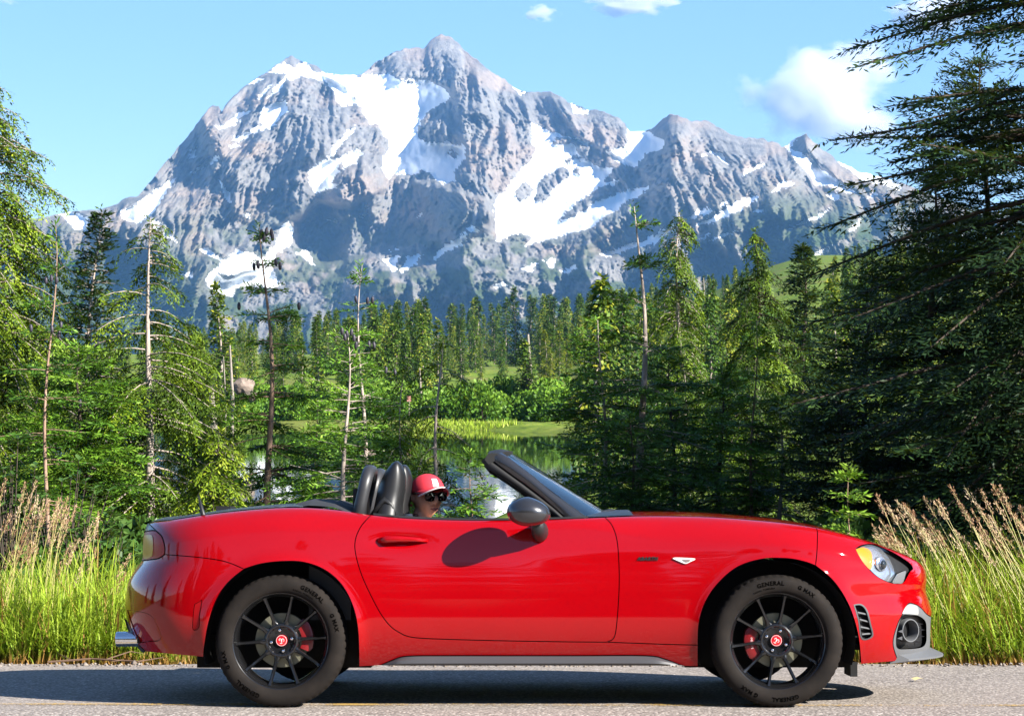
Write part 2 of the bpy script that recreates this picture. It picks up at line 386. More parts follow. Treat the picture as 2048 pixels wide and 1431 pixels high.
# ------------------------------------------------------------------ ground, road, lake
LAKE_Z = -2.4
def lake_e(X, Y):
    th = np.arctan2((Y-90)/46.0, (X+12)/20.0)
    wob = 1+.10*np.sin(3*th+.6)+.06*np.sin(5*th+2)
    return np.sqrt(((X+12)/20.0)**2+((Y-90)/46.0)**2)/wob
def road_z(Y):
    return np.where(Y > 9.8, -.07*(Y-10), .014-.012*(9.8-Y))
def ground_z(X, Y):
    X = np.asarray(X, float); Y = np.asarray(Y, float)
    u = X/np.maximum(Y, 30)
    slope = .012+.056*sstep(.01, .15, u)
    z = -2.15+np.maximum(Y-142, 0)*slope
    z = np.where(Y > 800, z+(-2.15+658*slope-z)*1.0-np.minimum((Y-800)*.05, 90), z)
    bump = (fbm(X*.06, Y*.06, 7, 4)-.5)*2.2*sstep(130, 180, Y)+(fbm(X*.3, Y*.3, 9, 3)-.5)*.35*sstep(15, 25, Y)
    near = -.30-1.75*sstep(13.6, 40, Y)
    z = np.where(Y < 142, near, z)
    z = z+bump
    e = lake_e(X, Y)
    k = sstep(1.12, .96, e) if False else 1-sstep(.93, 1.14, e)
    z = z*(1-k)+(LAKE_Z-.9)*k
    rz = road_z(Y)-.035
    kr = sstep(13.05, 13.7, Y)
    z = np.where(Y < 13.7, rz*(1-kr)+z*kr, z)
    z = np.where(Y < -6, float(road_z(np.array(-6.0)))-.035+np.minimum(np.maximum(-9-Y, 0)*.16, 22), z)  # unseen bank added behind the camera to darken reflections in the door
    return z
def build_ground():
    yy = np.concatenate([np.linspace(-400, -10, 30), np.linspace(-6, 9, 16), np.arange(9.3, 16, .12), np.arange(16, 60, .7), np.arange(60, 160, 1.6), np.geomspace(160, 9000, 110)])
    a = np.linspace(0, 1, 100); xr = np.sinh(a*7.2)/np.sinh(7.2)*5200; xx = np.concatenate([-xr[::-1], xr[1:]])
    X, Y = np.meshgrid(xx, yy); Z = ground_z(X, Y)
    n0, n1 = X.shape; ii = np.arange(n0*n1).reshape(n0, n1)
    F = np.stack([ii[:-1, :-1], ii[:-1, 1:], ii[1:, 1:], ii[1:, :-1]], -1).reshape(-1, 4)
    me = mesh_np('ground', np.stack([X, Y, Z], -1).reshape(-1, 3), F, smooth=True)
    t = NT('meadow_ground')
    n1_ = t.noise(.05, 6, .6); n2_ = t.noise(.9, 6, .65); n3 = t.noise(14, 5, .7)
    c = t.ramp(n2_, [(.3, (.05, .10, .014)), (.5, (.14, .22, .022)), (.7, (.28, .32, .05))])
    c = t.mix(t.ramp(n1_, [(.45, 0.0), (.7, .8)]), c, (.2, .17, .06))
    c = t.mix(t.ramp(n3, [(.4, 0.0), (.75, .6)]), c, (.05, .07, .015))
    tc = t.n('TexCoord'); sp = t.n('SeparateXYZ'); t.l(tc.outputs['Object'], sp.inputs[0])
    gr = t.math('ADD', sp.outputs[1], t.math('MULTIPLY', t.noise(1.3, 4), .9))
    dirt = t.ramp(t.noise(60, 6, .7), [(.3, (.10, .08, .06)), (.7, (.27, .235, .20))])
    mr = t.n('MapRange'); mr.inputs[1].default_value = 13.9; mr.inputs[2].default_value = 14.5; t.l(gr, mr.inputs[0])
    c = t.mix(mr.outputs[0], dirt, c)
    t.set(Base_Color=c, Roughness=.95, Specular_IOR_Level=.1); t.bump(n3, .8, .05)
    o = link('ground', me, t.m); tag(o, kind='structure')
    # road
    ys = np.concatenate([np.linspace(2.5, 9.4, 12), np.arange(9.5, 13.35, .08)]); xs = np.concatenate([np.linspace(-60, -5, 30), np.arange(-4.8, 4.9, .15), np.linspace(5, 60, 30)])
    X, Y = np.meshgrid(xs, ys)
    edge = 13.0+.22*(fbm(X*1.3, X*0, 3, 5)-.5)*2
    Yc = np.where(Y > 12.9, 12.9+(Y-12.9)*(edge-12.9)/.42, Y)
    Z = road_z(Yc)-.012*sstep(12.95, 13.2, Yc)
    n0, n1 = X.shape; ii = np.arange(n0*n1).reshape(n0, n1)
    F = np.stack([ii[:-1, :-1], ii[:-1, 1:], ii[1:, 1:], ii[1:, :-1]], -1).reshape(-1, 4)
    me = mesh_np('road', np.stack([X, Yc, Z], -1).reshape(-1, 3), F, smooth=True)
    t = NT('old_asphalt')
    v = t.n('TexVoronoi'); v.inputs['Scale'].default_value = 75; tc = t.n('TexCoord'); t.l(tc.outputs['Object'], v.inputs['Vector'])
    st = t.ramp(t.math('FRACT', t.math('MULTIPLY', v.outputs['Color'], 7.31)), [(0, (.16, .136, .12)), (.45, (.28, .24, .215)), (.8, (.43, .375, .335)), (1, (.62, .55, .49))])
    c = t.mix(t.ramp(v.outputs['Distance'], [(.25, 0.0), (.6, .55)]), st, (.085, .074, .068))
    big = t.noise(1.1, 5, .6); c = t.mix(t.ramp(big, [(.35, .0), (.7, .35)]), c, (.33, .285, .25))
    ln = t.noise(.35, 4, .6); c = t.mix(t.ramp(t.noise(35, 6, .8), [(.6, .0), (.72, .5)]), c, (.45, .40, .35))
    t.set(Base_Color=c, Roughness=.88, Specular_IOR_Level=.25)
    t.bump(t.math('SUBTRACT', 1.0, v.outputs['Distance']), .45, .006)
    o = link('road', me, t.m); tag(o, kind='structure')
    # worn yellow centre line, a thin sheet of paint
    xs = np.arange(-14, 14, .2); V = []; Fq = []
    for i, x in enumerate(xs):
        yc = 10.16-.013*x
        for dy in (-.05, .05): V.append((x, yc+dy, float(road_z(np.array(yc+dy)))+.004))
        if i: b = 2*i; Fq.append((b-2, b, b+1, b-1))
    me = mesh_np('centre_line', V, Fq)
    t = NT('worn_yellow_paint')
    c = t.mix(t.noise(30, 5), (.42, .24, .04), (.5, .33, .09)); t.set(Base_Color=c, Roughness=.8)
    al = t.ramp(t.math('ADD', t.math('MULTIPLY', t.noise(55, 6, .8), .75), t.math('MULTIPLY', t.noise(3, 4), .35)), [(.53, 0.0), (.6, .85)])
    t.set(Alpha=al); o = link('centre_line', me, t.m); tag(o, kind='structure')
    # lake water
    th = np.linspace(0, 2*np.pi, 120, endpoint=False)
    V = [(-12, 90, LAKE_Z)]+[(-12+20*1.35*math.cos(a), 90+46*1.25*math.sin(a), LAKE_Z) for a in th]
    F = np.array([(0, 1+i, 1+(i+1) % 120) for i in range(120)])
    me = mesh_np('lake', V, F)
    t = NT('lake_water'); t.set(Base_Color=(.012, .02, .012), Roughness=.03, IOR=1.33, Specular_IOR_Level=.9)
    tc = t.n('TexCoord'); mp = t.n('Mapping'); mp.inputs['Scale'].default_value = (1.2, .5, 1); t.l(tc.outputs['Object'], mp.inputs[0])
    t.bump(t.noise(2.2, 3, .5, vec=mp.outputs[0]), .05, .05)
    o = link('lake', me, t.m); tag(o, kind='structure', label='still lake reflecting green trees and sky')
build_ground()
# ------------------------------------------------------------------ vegetation
def leaf_mat(name, stops, trans=.2, vary=.25, rough=.55):
    t = NT(name)
    oi = t.n('ObjectInfo')
    f = t.math('ADD', t.attr('tint'), t.math('MULTIPLY', t.math('SUBTRACT', oi.outputs['Random'], .5), vary))
    c = t.ramp(f, stops)
    t.set(Base_Color=c, Roughness=rough, Specular_IOR_Level=.25)
    tr = t.n('BsdfTranslucent'); t.l(t.mix(.5, c, (.16, .20, .01)), tr.inputs[0])
    mx = t.n('MixShader'); mx.inputs[0].default_value = trans
    t.l(t.b.outputs[0], mx.inputs[1]); t.l(tr.outputs[0], mx.inputs[2]); t.l(mx.outputs[0], t.out.inputs[0])
    return t.m
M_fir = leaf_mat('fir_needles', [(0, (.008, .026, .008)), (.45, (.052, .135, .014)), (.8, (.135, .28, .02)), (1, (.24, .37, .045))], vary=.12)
M_hem = leaf_mat('hemlock_needles', [(0, (.014, .032, .005)), (.45, (.085, .15, .008)), (.8, (.20, .285, .012)), (1, (.31, .37, .025))], vary=.12)
M_dark = leaf_mat('shaded_fir_needles', [(0, (.004, .012, .006)), (.5, (.012, .034, .010)), (.85, (.034, .075, .015)), (1, (.07, .12, .025))], vary=.15)  # dark needles; part of the right-hand firs' shade is put into this colour
M_far = leaf_mat('far_conifer_needles', [(0, (.010, .030, .010)), (.45, (.042, .10, .010)), (.75, (.11, .18, .014)), (1, (.28, .28, .022))], vary=.45)
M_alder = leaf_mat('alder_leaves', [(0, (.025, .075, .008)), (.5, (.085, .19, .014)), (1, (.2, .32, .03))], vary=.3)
M_glossy = leaf_mat('broad_leaves', [(0, (.02, .05, .012)), (.5, (.055, .12, .022)), (1, (.13, .20, .05))], trans=.2, vary=0, rough=.35)
def bark_mat(name, a, b):
    t = NT(name); tc = t.n('TexCoord'); mp = t.n('Mapping'); mp.inputs['Scale'].default_value = (14, 14, 4); t.l(tc.outputs['Object'], mp.inputs[0])
    n1 = t.noise(2.2, 6, .7, vec=mp.outputs[0]); c = t.ramp(n1, [(.3, a), (.65, b)])
    t.set(Base_Color=c, Roughness=.9, Specular_IOR_Level=.15); t.bump(n1, .6, .012); return t.m
M_bark = bark_mat('grey_bark', (.17, .13, .11), (.50, .42, .37)); M_barkr = bark_mat('reddish_bark', (.15, .09, .06), (.40, .27, .2)); M_barkd = bark_mat('dark_bark', (.03, .024, .02), (.09, .07, .055))
M_dead = bark_mat('dead_wood', (.16, .13, .11), (.38, .33, .28))
M_conem = plain('fir_cone', (.035, .030, .045), .55, scale=60, var=.4)
nrm = lambda a: a/np.maximum(np.linalg.norm(a, axis=-1, keepdims=True), 1e-9)

def conifer(seed, H, r0, zc=.12, Lmax=.9, shape=.8, nb=110, ptop=25, pbot=-12, droop=.25, weep=.3, sub_gap=.07, sub_k=.42, sub_min=.07, spr=.075, sw=.011, sg=.035,
            bend=.02, inner=.18, whorl=0.0, bare=0, lop=None, nod=0.0, tintb=.45, minL=.05, skip=None, wood=True, lean=(0, 0)):
    """arrays of a conifer: (trunk mesh builder, foliage verts, quads, tint)"""
    rg = np.random.default_rng(seed); m = MB()
    ph = rg.uniform(0, 6.28); n = 14
    def axis(h):
        q = h/H
        return np.array([bend*H*math.sin(2.2*q*math.pi+ph)*q+lean[0]*h+nod*H*max(0, q-.9)**2*30, bend*H*math.cos(1.7*q*math.pi+ph)*q+lean[1]*h, h-nod*H*max(0, q-.93)**2*60])
    m.tube([axis(H*i/n) for i in range(n+1)], [r0*(1-.97*(i/n)**.9)+.0015 for i in range(n+1)], 9)
    B0 = []; D0 = []; L0 = []; N0 = []; T0 = []
    nw = max(1, int(H*(1-zc)/whorl)) if whorl else 0
    for b in range(nb+bare):
        q = (b+rg.uniform(0, 1))/max(nb, 1) if b < nb else rg.uniform(.05, .6)
        q = min(q, 1)**1.0
        if whorl: q = (math.floor(q*nw)+rg.normal(.5, .09))/nw
        q = min(max(q, 0), .985); h = H*(zc+(1-zc)*q) if b < nb else H*(zc*.4+q*.8)
        az = rg.uniform(0, 6.283) if lop is None or rg.uniform() > lop[1] else lop[0]+rg.normal(0, .7)
        L = max(minL, Lmax*(1-q)**shape*rg.uniform(.62, 1.12))
        if callable(skip) and skip(q, az, rg): continue
        p = R(ptop*q+pbot*(1-q)+rg.normal(0, 6))
        out = np.array([math.cos(az), math.sin(az), 0]); up = np.array([0, 0, 1.0]); side = np.array([-math.sin(az), math.cos(az), 0])
        o = axis(h); sgl = rg.normal(0, .12)
        def curve(s):
            s = np.asarray(s)[..., None]; t = s/L
            return o+out*(s*math.cos(p)*(1-.12*droop*t*t))+up*(s*math.sin(p)-droop*L*t**2+.35*droop*L*t**4*(1 if weep < .5 else .2))+side*(sgl*L*t*t)
        dead = b >= nb
        if wood and (L > .12):
            pts = curve(np.linspace(0, L*(.96 if not dead else rg.uniform(.35, .8)), 5)); rr = min(r0*.2*(1-.75*q), .003+.009*L)
            m.tube([tuple(x) for x in pts], [rr*(1-.8*k/4)+.0012 for k in range(5)], 4, caps=False)
        if dead: continue
        ns = max(2, int(L*(1-inner)/sub_gap)); s = np.linspace(L*inner, L, ns)+rg.normal(0, sub_gap*.25, ns); s = np.clip(s, L*inner*.7, L)
        c0 = curve(s); c1 = curve(s+.01); tg = nrm(c1-c0)
        tb = tintb+rg.normal(0, .13)
        for sd in (-1, 1):
            ln = np.maximum(sub_min, sub_k*L*(1-(s/L)**1.5)*rg.uniform(.55, 1.1, ns)+sub_min*.5)
            d = nrm(tg*.62+side*sd*.75+rg.normal(0, .14, (ns, 3))-up*weep*.55)
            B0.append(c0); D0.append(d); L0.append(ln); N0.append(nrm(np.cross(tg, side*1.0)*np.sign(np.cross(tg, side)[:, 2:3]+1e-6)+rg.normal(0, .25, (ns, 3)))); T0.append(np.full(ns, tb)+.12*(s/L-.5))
        if L > .15 and wood:
            k_ = max(3, int(L/(sub_gap*.8))); s2 = np.linspace(L*inner*.6, L*.95, k_); cc = curve(s2); tt = nrm(curve(s2+.01)-cc)
            B0.append(cc); D0.append(nrm(tt+up*.35+rg.normal(0, .3, (k_, 3)))); L0.append(np.full(k_, sub_min*.8)); N0.append(np.tile(np.array([[0, 0, 1.0]]), (k_, 1))); T0.append(np.full(k_, tb+.05))
        # tip
        B0.append(curve(np.array([L*.9]))); D0.append(tg[-1:]); L0.append(np.array([max(sub_min, .12*L)])); N0.append(np.array([[0, 0, 1.0]])); T0.append(np.array([tb+.15]))
    # leader tuft
    for k in range(10):
        h = H*(1-.07*k/10*rg.uniform(.6, 1)); a = rg.uniform(0, 6.28); B0.append(axis(h)[None]); D0.append(nrm(np.array([[math.cos(a)*.6, math.sin(a)*.6, .7]]))); L0.append(np.array([sub_min*.9])); N0.append(np.array([[0, 0, 1.0]])); T0.append(np.array([tintb+.2]))
    B = np.vstack(B0); D = np.vstack(D0); L = np.concatenate(L0); N = np.vstack(N0); T = np.concatenate(T0)
    cnt = np.maximum(2, (L/sg).astype(int)+1)
    idx = np.repeat(np.arange(len(L)), cnt); start = np.concatenate([[0], np.cumsum(cnt)[:-1]]); loc = np.arange(len(idx))-np.repeat(start, cnt)
    f = loc/np.maximum(cnt[idx]-1, 1); s = f*L[idx]
    K = len(idx); b = B[idx]; d = D[idx]; nn = N[idx]; sd = np.where(loc % 2 == 0, 1.0, -1.0)[:, None]
    P = b+d*s[:, None]+np.array([0, 0, -1.0])*(weep*.8*s**2/np.maximum(L[idx], .05))[:, None]
    cr = nrm(np.cross(nn, d))
    dirs = nrm(d*.8+cr*sd*.62+rg.normal(0, .2, (K, 3))-np.array([0, 0, 1.0])*weep*.35*rg.uniform(.3, 1.4, (K, 1)))
    ln = spr*rg.uniform(.65, 1.25, K)*(1-.25*f)
    wv = nrm(np.cross(dirs, nn+rg.normal(0, .35, (K, 3))))*(sw*rg.uniform(.7, 1.3, K))[:, None]
    V = np.empty((K, 4, 3)); V[:, 0] = P; V[:, 1] = P+dirs*(ln*.45)[:, None]+wv; V[:, 2] = P+dirs*ln[:, None]; V[:, 3] = P+dirs*(ln*.45)[:, None]-wv
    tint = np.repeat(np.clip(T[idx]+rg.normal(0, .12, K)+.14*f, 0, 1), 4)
    F = np.arange(K*4).reshape(K, 4)
    return m, V.reshape(-1, 3), F, tint

def tree_obj(name, label, loc, arr, mleaf, mbark, cat='tree', group=None, rotz=0):
    m, V, F, T = arr
    e = empty(name, loc, (0, 0, rotz)); tag(e, label, cat, group)
    m.obj('trunk', mbark, e, smooth=True)
    link('crown', mesh_np('crown', V, F, smooth=False, attrs={'tint': T}), mleaf, e)
    return e
def gz(x, y): return float(ground_z(np.array([x]), np.array([y]))[0])
def base_at(px, Y):
    x = (px-CX)/FPX*Y; return x, gz(x, Y)-.03
def H_for(px, Y, topy):
    x, z = base_at(px, Y); return CZ+(HY-topy)/FPX*Y-z
CONE = MB().lathe([(.001, -.05), (.012, -.047), (.020, -.03), (.023, 0), (.021, .025), (.014, .044), (.001, .052)], 10, 'z').mesh('cone', True)
def cones(tree, pts, Y, scale=1.0):
    M = tree.matrix_basis.inverted()
    for i, (a, b) in enumerate(pts):
        w = Vector(world(a, b, Y+random.uniform(-.06, .06))); o = link('cone', CONE, M_conem, tree, M@w); o.scale = (scale*.72,)*3
        o.rotation_euler = (random.uniform(-.15, .15), random.uniform(-.15, .15), 0)
random.seed(4)
FIR = dict(zc=.10, shape=.75, ptop=22, pbot=-14, droop=.16, weep=.12, sub_gap=.048, sub_k=.46, spr=.068, sw=.0074, sg=.0175)
HEM = dict(zc=.10, shape=.75, ptop=10, pbot=-8, droop=.50, weep=.75, sub_gap=.045, sub_k=.40, spr=.054, sw=.0066, sg=.0155, tintb=.5)
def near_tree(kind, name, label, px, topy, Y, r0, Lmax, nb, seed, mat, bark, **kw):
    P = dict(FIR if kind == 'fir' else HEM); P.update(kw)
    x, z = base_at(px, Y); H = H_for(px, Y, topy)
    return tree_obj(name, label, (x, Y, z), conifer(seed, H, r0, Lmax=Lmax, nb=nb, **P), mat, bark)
def near_trees():
    near_tree('hem', 'hemlock_tree', 'big drooping yellow-green hemlock at the left edge of the picture', -40, 130, 20.5, .085, 1.55, 300, 1, M_hem, M_bark, shape=.5, zc=.12, tintb=.40, bare=6, sub_gap=.06, sg=.0165, sw=.0085)
    a = near_tree('fir', 'fir_sapling', 'slim fir with reddish stem and dark cones before the big hemlock', 97, 448, 17.6, .022, .62, 60, 2, M_fir, M_barkr, whorl=.26, bare=10, minL=.09, tintb=.4, skip=lambda q, az, rg: (math.sin(az) < -.35 and rg.uniform() < .8))
    cones(a, [(92,560),(103,556),(113,561),(62,656),(104,658),(118,668),(122,650),(72,800),(160,806)], 17.55, .9)
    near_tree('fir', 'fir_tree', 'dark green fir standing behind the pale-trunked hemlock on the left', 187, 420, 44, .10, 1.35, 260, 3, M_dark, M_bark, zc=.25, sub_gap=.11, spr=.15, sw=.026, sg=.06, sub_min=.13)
    near_tree('hem', 'hemlock_tree', 'hemlock with a bare pale trunk just behind the car\'s tail', 298, 436, 19, .060, 1.05, 150, 4, M_hem, M_bark, bare=10, inner=.16, shape=.5, zc=.12, lean=(.002, 0), bend=.006, droop=.40, tintb=.42, skip=lambda q, az, rg: (math.sin(az) < -.35 and rg.uniform() < .8))
    near_tree('fir', 'fir_tree', 'low bright fir with flat wide branches left of the tail', 165, 690, 18.6, .045, 1.15, 150, 5, M_fir, M_barkd, tintb=.62, sub_k=.5, shape=.5)
    near_tree('hem', 'hemlock_tree', 'yellowish weeping hemlock right of the pale trunk behind the tail', 385, 640, 21.5, .05, .85, 150, 6, M_hem, M_barkd, tintb=.45, shape=.55)
    near_tree('hem', 'hemlock_tree', 'bushy low hemlock close behind the antenna', 430, 860, 18.0, .03, .6, 80, 36, M_hem, M_barkd, tintb=.55, shape=.5)
    a = near_tree('fir', 'fir_tree', 'tall straight fir with cones at its tip above the trunk lid', 535, 452, 19.5, .046, 1.0, 130, 7, M_fir, M_barkr, bare=14, inner=.2, tintb=.5, shape=1.0, whorl=.22, skip=lambda q, az, rg: (math.sin(az) < -.35 and rg.uniform() < .8))
    cones(a, [(524,466),(533,462),(543,465),(528,476),(545,474),(508,533),(516,530),(552,524),(560,532),(478,612),(598,612)], 19.4)
    a = near_tree('fir', 'fir_tree', 'fir with forked cone-laden tip and pale stem left of the roll hoop', 690, 664, 18.2, .036, .95, 110, 8, M_fir, M_bark, bare=14, inner=.24, shape=.6, tintb=.58, skip=lambda q, az, rg: (math.sin(az) < -.35 and rg.uniform() < .8))
    cones(a, [(684,662),(694,668),(703,664),(708,676),(690,674),(712,690)], 18.1, .9)
    a = near_tree('fir', 'fir_tree', 'thin fir with a needle-like leader rising behind the roll hoop', 727, 530, 21.5, .034, .9, 105, 9, M_fir, M_bark, shape=.95, whorl=.28, tintb=.55, skip=lambda q, az, rg: (math.sin(az) < -.35 and rg.uniform() < .8))
    cones(a, [(712,598),(735,601),(745,600),(748,690),(738,688),(790,744),(772,740)], 21.4)
    near_tree('hem', 'hemlock_sapling', 'thin hemlock sapling with a nodding tip above the headrests', 806, 728, 19, .018, .5, 55, 10, M_hem, M_bark, nod=.02, shape=.5, tintb=.5)
    near_tree('hem', 'hemlock_tree', 'sparse hemlock with a pale stem right above the driver', 876, 678, 19, .036, .72, 46, 11, M_hem, M_bark, bare=14, inner=.3, shape=.4, droop=.6, tintb=.45, skip=lambda q, az, rg: (math.sin(az) < -.35 and rg.uniform() < .8))
    near_tree('fir', 'fir_tree', 'rounded bright green fir low between the two thin firs', 628, 800, 23, .035, .75, 110, 12, M_fir, M_barkd, tintb=.6, shape=.5)
    near_tree('fir', 'fir_tree', 'bushy fir behind the seats and below the thin sapling', 770, 850, 20.5, .035, .75, 100, 13, M_fir, M_barkd, tintb=.6, shape=.45)
    near_tree('fir', 'fir_sapling', 'small young fir showing between the driver and the windscreen', 945, 905, 17, .014, .5, 50, 14, M_fir, M_barkr, tintb=.62, shape=.6)
    # right of the windscreen
    near_tree('fir', 'fir_tree', 'fir with a pale crooked stem just right of the windscreen', 1206, 640, 20, .036, 1.05, 125, 15, M_fir, M_bark, bare=14, inner=.2, tintb=.45, shape=.55, skip=lambda q, az, rg: (math.sin(az) < -.35 and rg.uniform() < .8))
    near_tree('fir', 'fir_tree', 'tallest thin fir with a bare leader above the hood', 1281, 412, 19.5, .058, .95, 110, 16, M_fir, M_bark, whorl=.36, shape=.62, zc=.08, tintb=.32, inner=.16, lean=(-.022, 0) if False else (0, 0), skip=lambda q, az, rg: (q > .55 and rg.uniform() < .62))
    near_tree('hem', 'hemlock_tree', 'narrow columnar hemlock with dead brown twigs on one side', 1364, 425, 31, .075, .62, 210, 17, M_hem, M_bark, shape=.25, droop=.7, zc=.15, tintb=.28, spr=.07, sw=.009, sub_gap=.06, bare=8)
    near_tree('hem', 'hemlock_tree', 'broad weeping hemlock with a shaggy dark crown above the front wheel', 1508, 455, 29, .09, 1.35, 210, 18, M_hem, M_barkd, shape=.62, droop=.62, tintb=.24, nod=.012, spr=.07, sw=.009, sub_gap=.058)
    near_tree('fir', 'fir_tree', 'dense dark conical fir standing in the sloping meadow', 1606, 492, 78, .18, 1.75, 230, 19, M_dark, M_barkd, shape=.6, sub_gap=.15, spr=.24, sw=.042, sg=.09, sub_min=.2, tintb=.5)
    near_tree('fir', 'fir_sapling', 'pale green young fir in front of the shaggy hemlock', 1506, 640, 20, .022, .6, 70, 20, M_fir, M_barkr, tintb=.75, shape=.6, whorl=.2)
    near_tree('fir', 'fir_tree', 'dark fir low behind the middle of the hood', 1345, 700, 21, .04, .95, 110, 21, M_fir, M_barkd, tintb=.32, shape=.5)
    near_tree('fir', 'fir_tree', 'dark bushy fir low behind the front wheel', 1440, 730, 21.5, .04, .95, 110, 22, M_fir, M_barkd, tintb=.38, shape=.5)
    near_tree('fir', 'fir_tree', 'fir with grey stem at the right of the dark bushy fir', 1560, 800, 20, .035, .85, 90, 38, M_fir, M_bark, tintb=.4, shape=.5)
    near_tree('fir', 'fir_tree', 'small dark fir beside the tallest thin fir', 1262, 830, 18.5, .03, .75, 80, 39, M_fir, M_barkd, tintb=.3, shape=.45)
    BIG = dict(sub_gap=.055, spr=.075, sw=.0080, sg=.021, tintb=.42)
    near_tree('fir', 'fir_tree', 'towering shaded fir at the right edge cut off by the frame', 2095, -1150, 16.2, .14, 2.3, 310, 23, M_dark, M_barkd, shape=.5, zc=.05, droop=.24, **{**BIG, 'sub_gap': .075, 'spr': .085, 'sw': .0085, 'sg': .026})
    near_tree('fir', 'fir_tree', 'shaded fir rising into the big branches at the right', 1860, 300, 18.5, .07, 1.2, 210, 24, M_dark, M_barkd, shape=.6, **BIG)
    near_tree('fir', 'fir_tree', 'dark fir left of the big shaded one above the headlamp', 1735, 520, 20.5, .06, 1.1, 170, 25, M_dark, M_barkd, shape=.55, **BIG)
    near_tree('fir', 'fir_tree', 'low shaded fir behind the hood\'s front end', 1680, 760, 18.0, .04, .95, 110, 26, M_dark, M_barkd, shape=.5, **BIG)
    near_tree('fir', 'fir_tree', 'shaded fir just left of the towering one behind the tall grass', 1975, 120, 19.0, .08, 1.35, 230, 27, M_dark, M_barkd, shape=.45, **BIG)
    near_tree('fir', 'fir_sapling', 'waist-high bright green fir seedling beside the front bumper', 1700, 940, 14.9, .012, .36, 46, 28, M_fir, M_barkr, tintb=.72, shape=.7, whorl=.12, sub_gap=.04)
    # trees that stand outside the picture: they shade the right side and mirror in the paint
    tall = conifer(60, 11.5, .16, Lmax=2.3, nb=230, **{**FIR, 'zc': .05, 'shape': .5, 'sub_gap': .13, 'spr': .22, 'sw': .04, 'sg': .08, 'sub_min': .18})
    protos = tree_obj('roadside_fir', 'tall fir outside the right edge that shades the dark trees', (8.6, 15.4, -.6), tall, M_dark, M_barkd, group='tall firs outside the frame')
    protos.scale = (1, 1, .66)
    spots = [(10.6, 16.0), (12.8, 14.6), (15.5, 15.8)]+[(x, -13-7*((i*37) % 10)/10) for i, x in enumerate(range(-34, 16, 4))]+[(x+1.7, -21-5*((i*53) % 10)/10) for i, x in enumerate(range(-36, 14, 3))]+[(-30, 4), (-34, 14), (-40, 24)]
    for i, (x, y) in enumerate(spots):
        e = empty('roadside_fir', (x, y, gz(x, y)-.1), (0, 0, i*1.3)); e.scale = (1+.1*math.sin(i),)*2+(.85+.25*math.sin(i*2.1)**2 if y < 10 else .68,)
        tag(e, 'tall fir outside the frame beside the road', 'tree', 'tall firs outside the frame')
        for c in protos.children: k = c.copy(); C.objects.link(k); k.parent = e
near_trees()

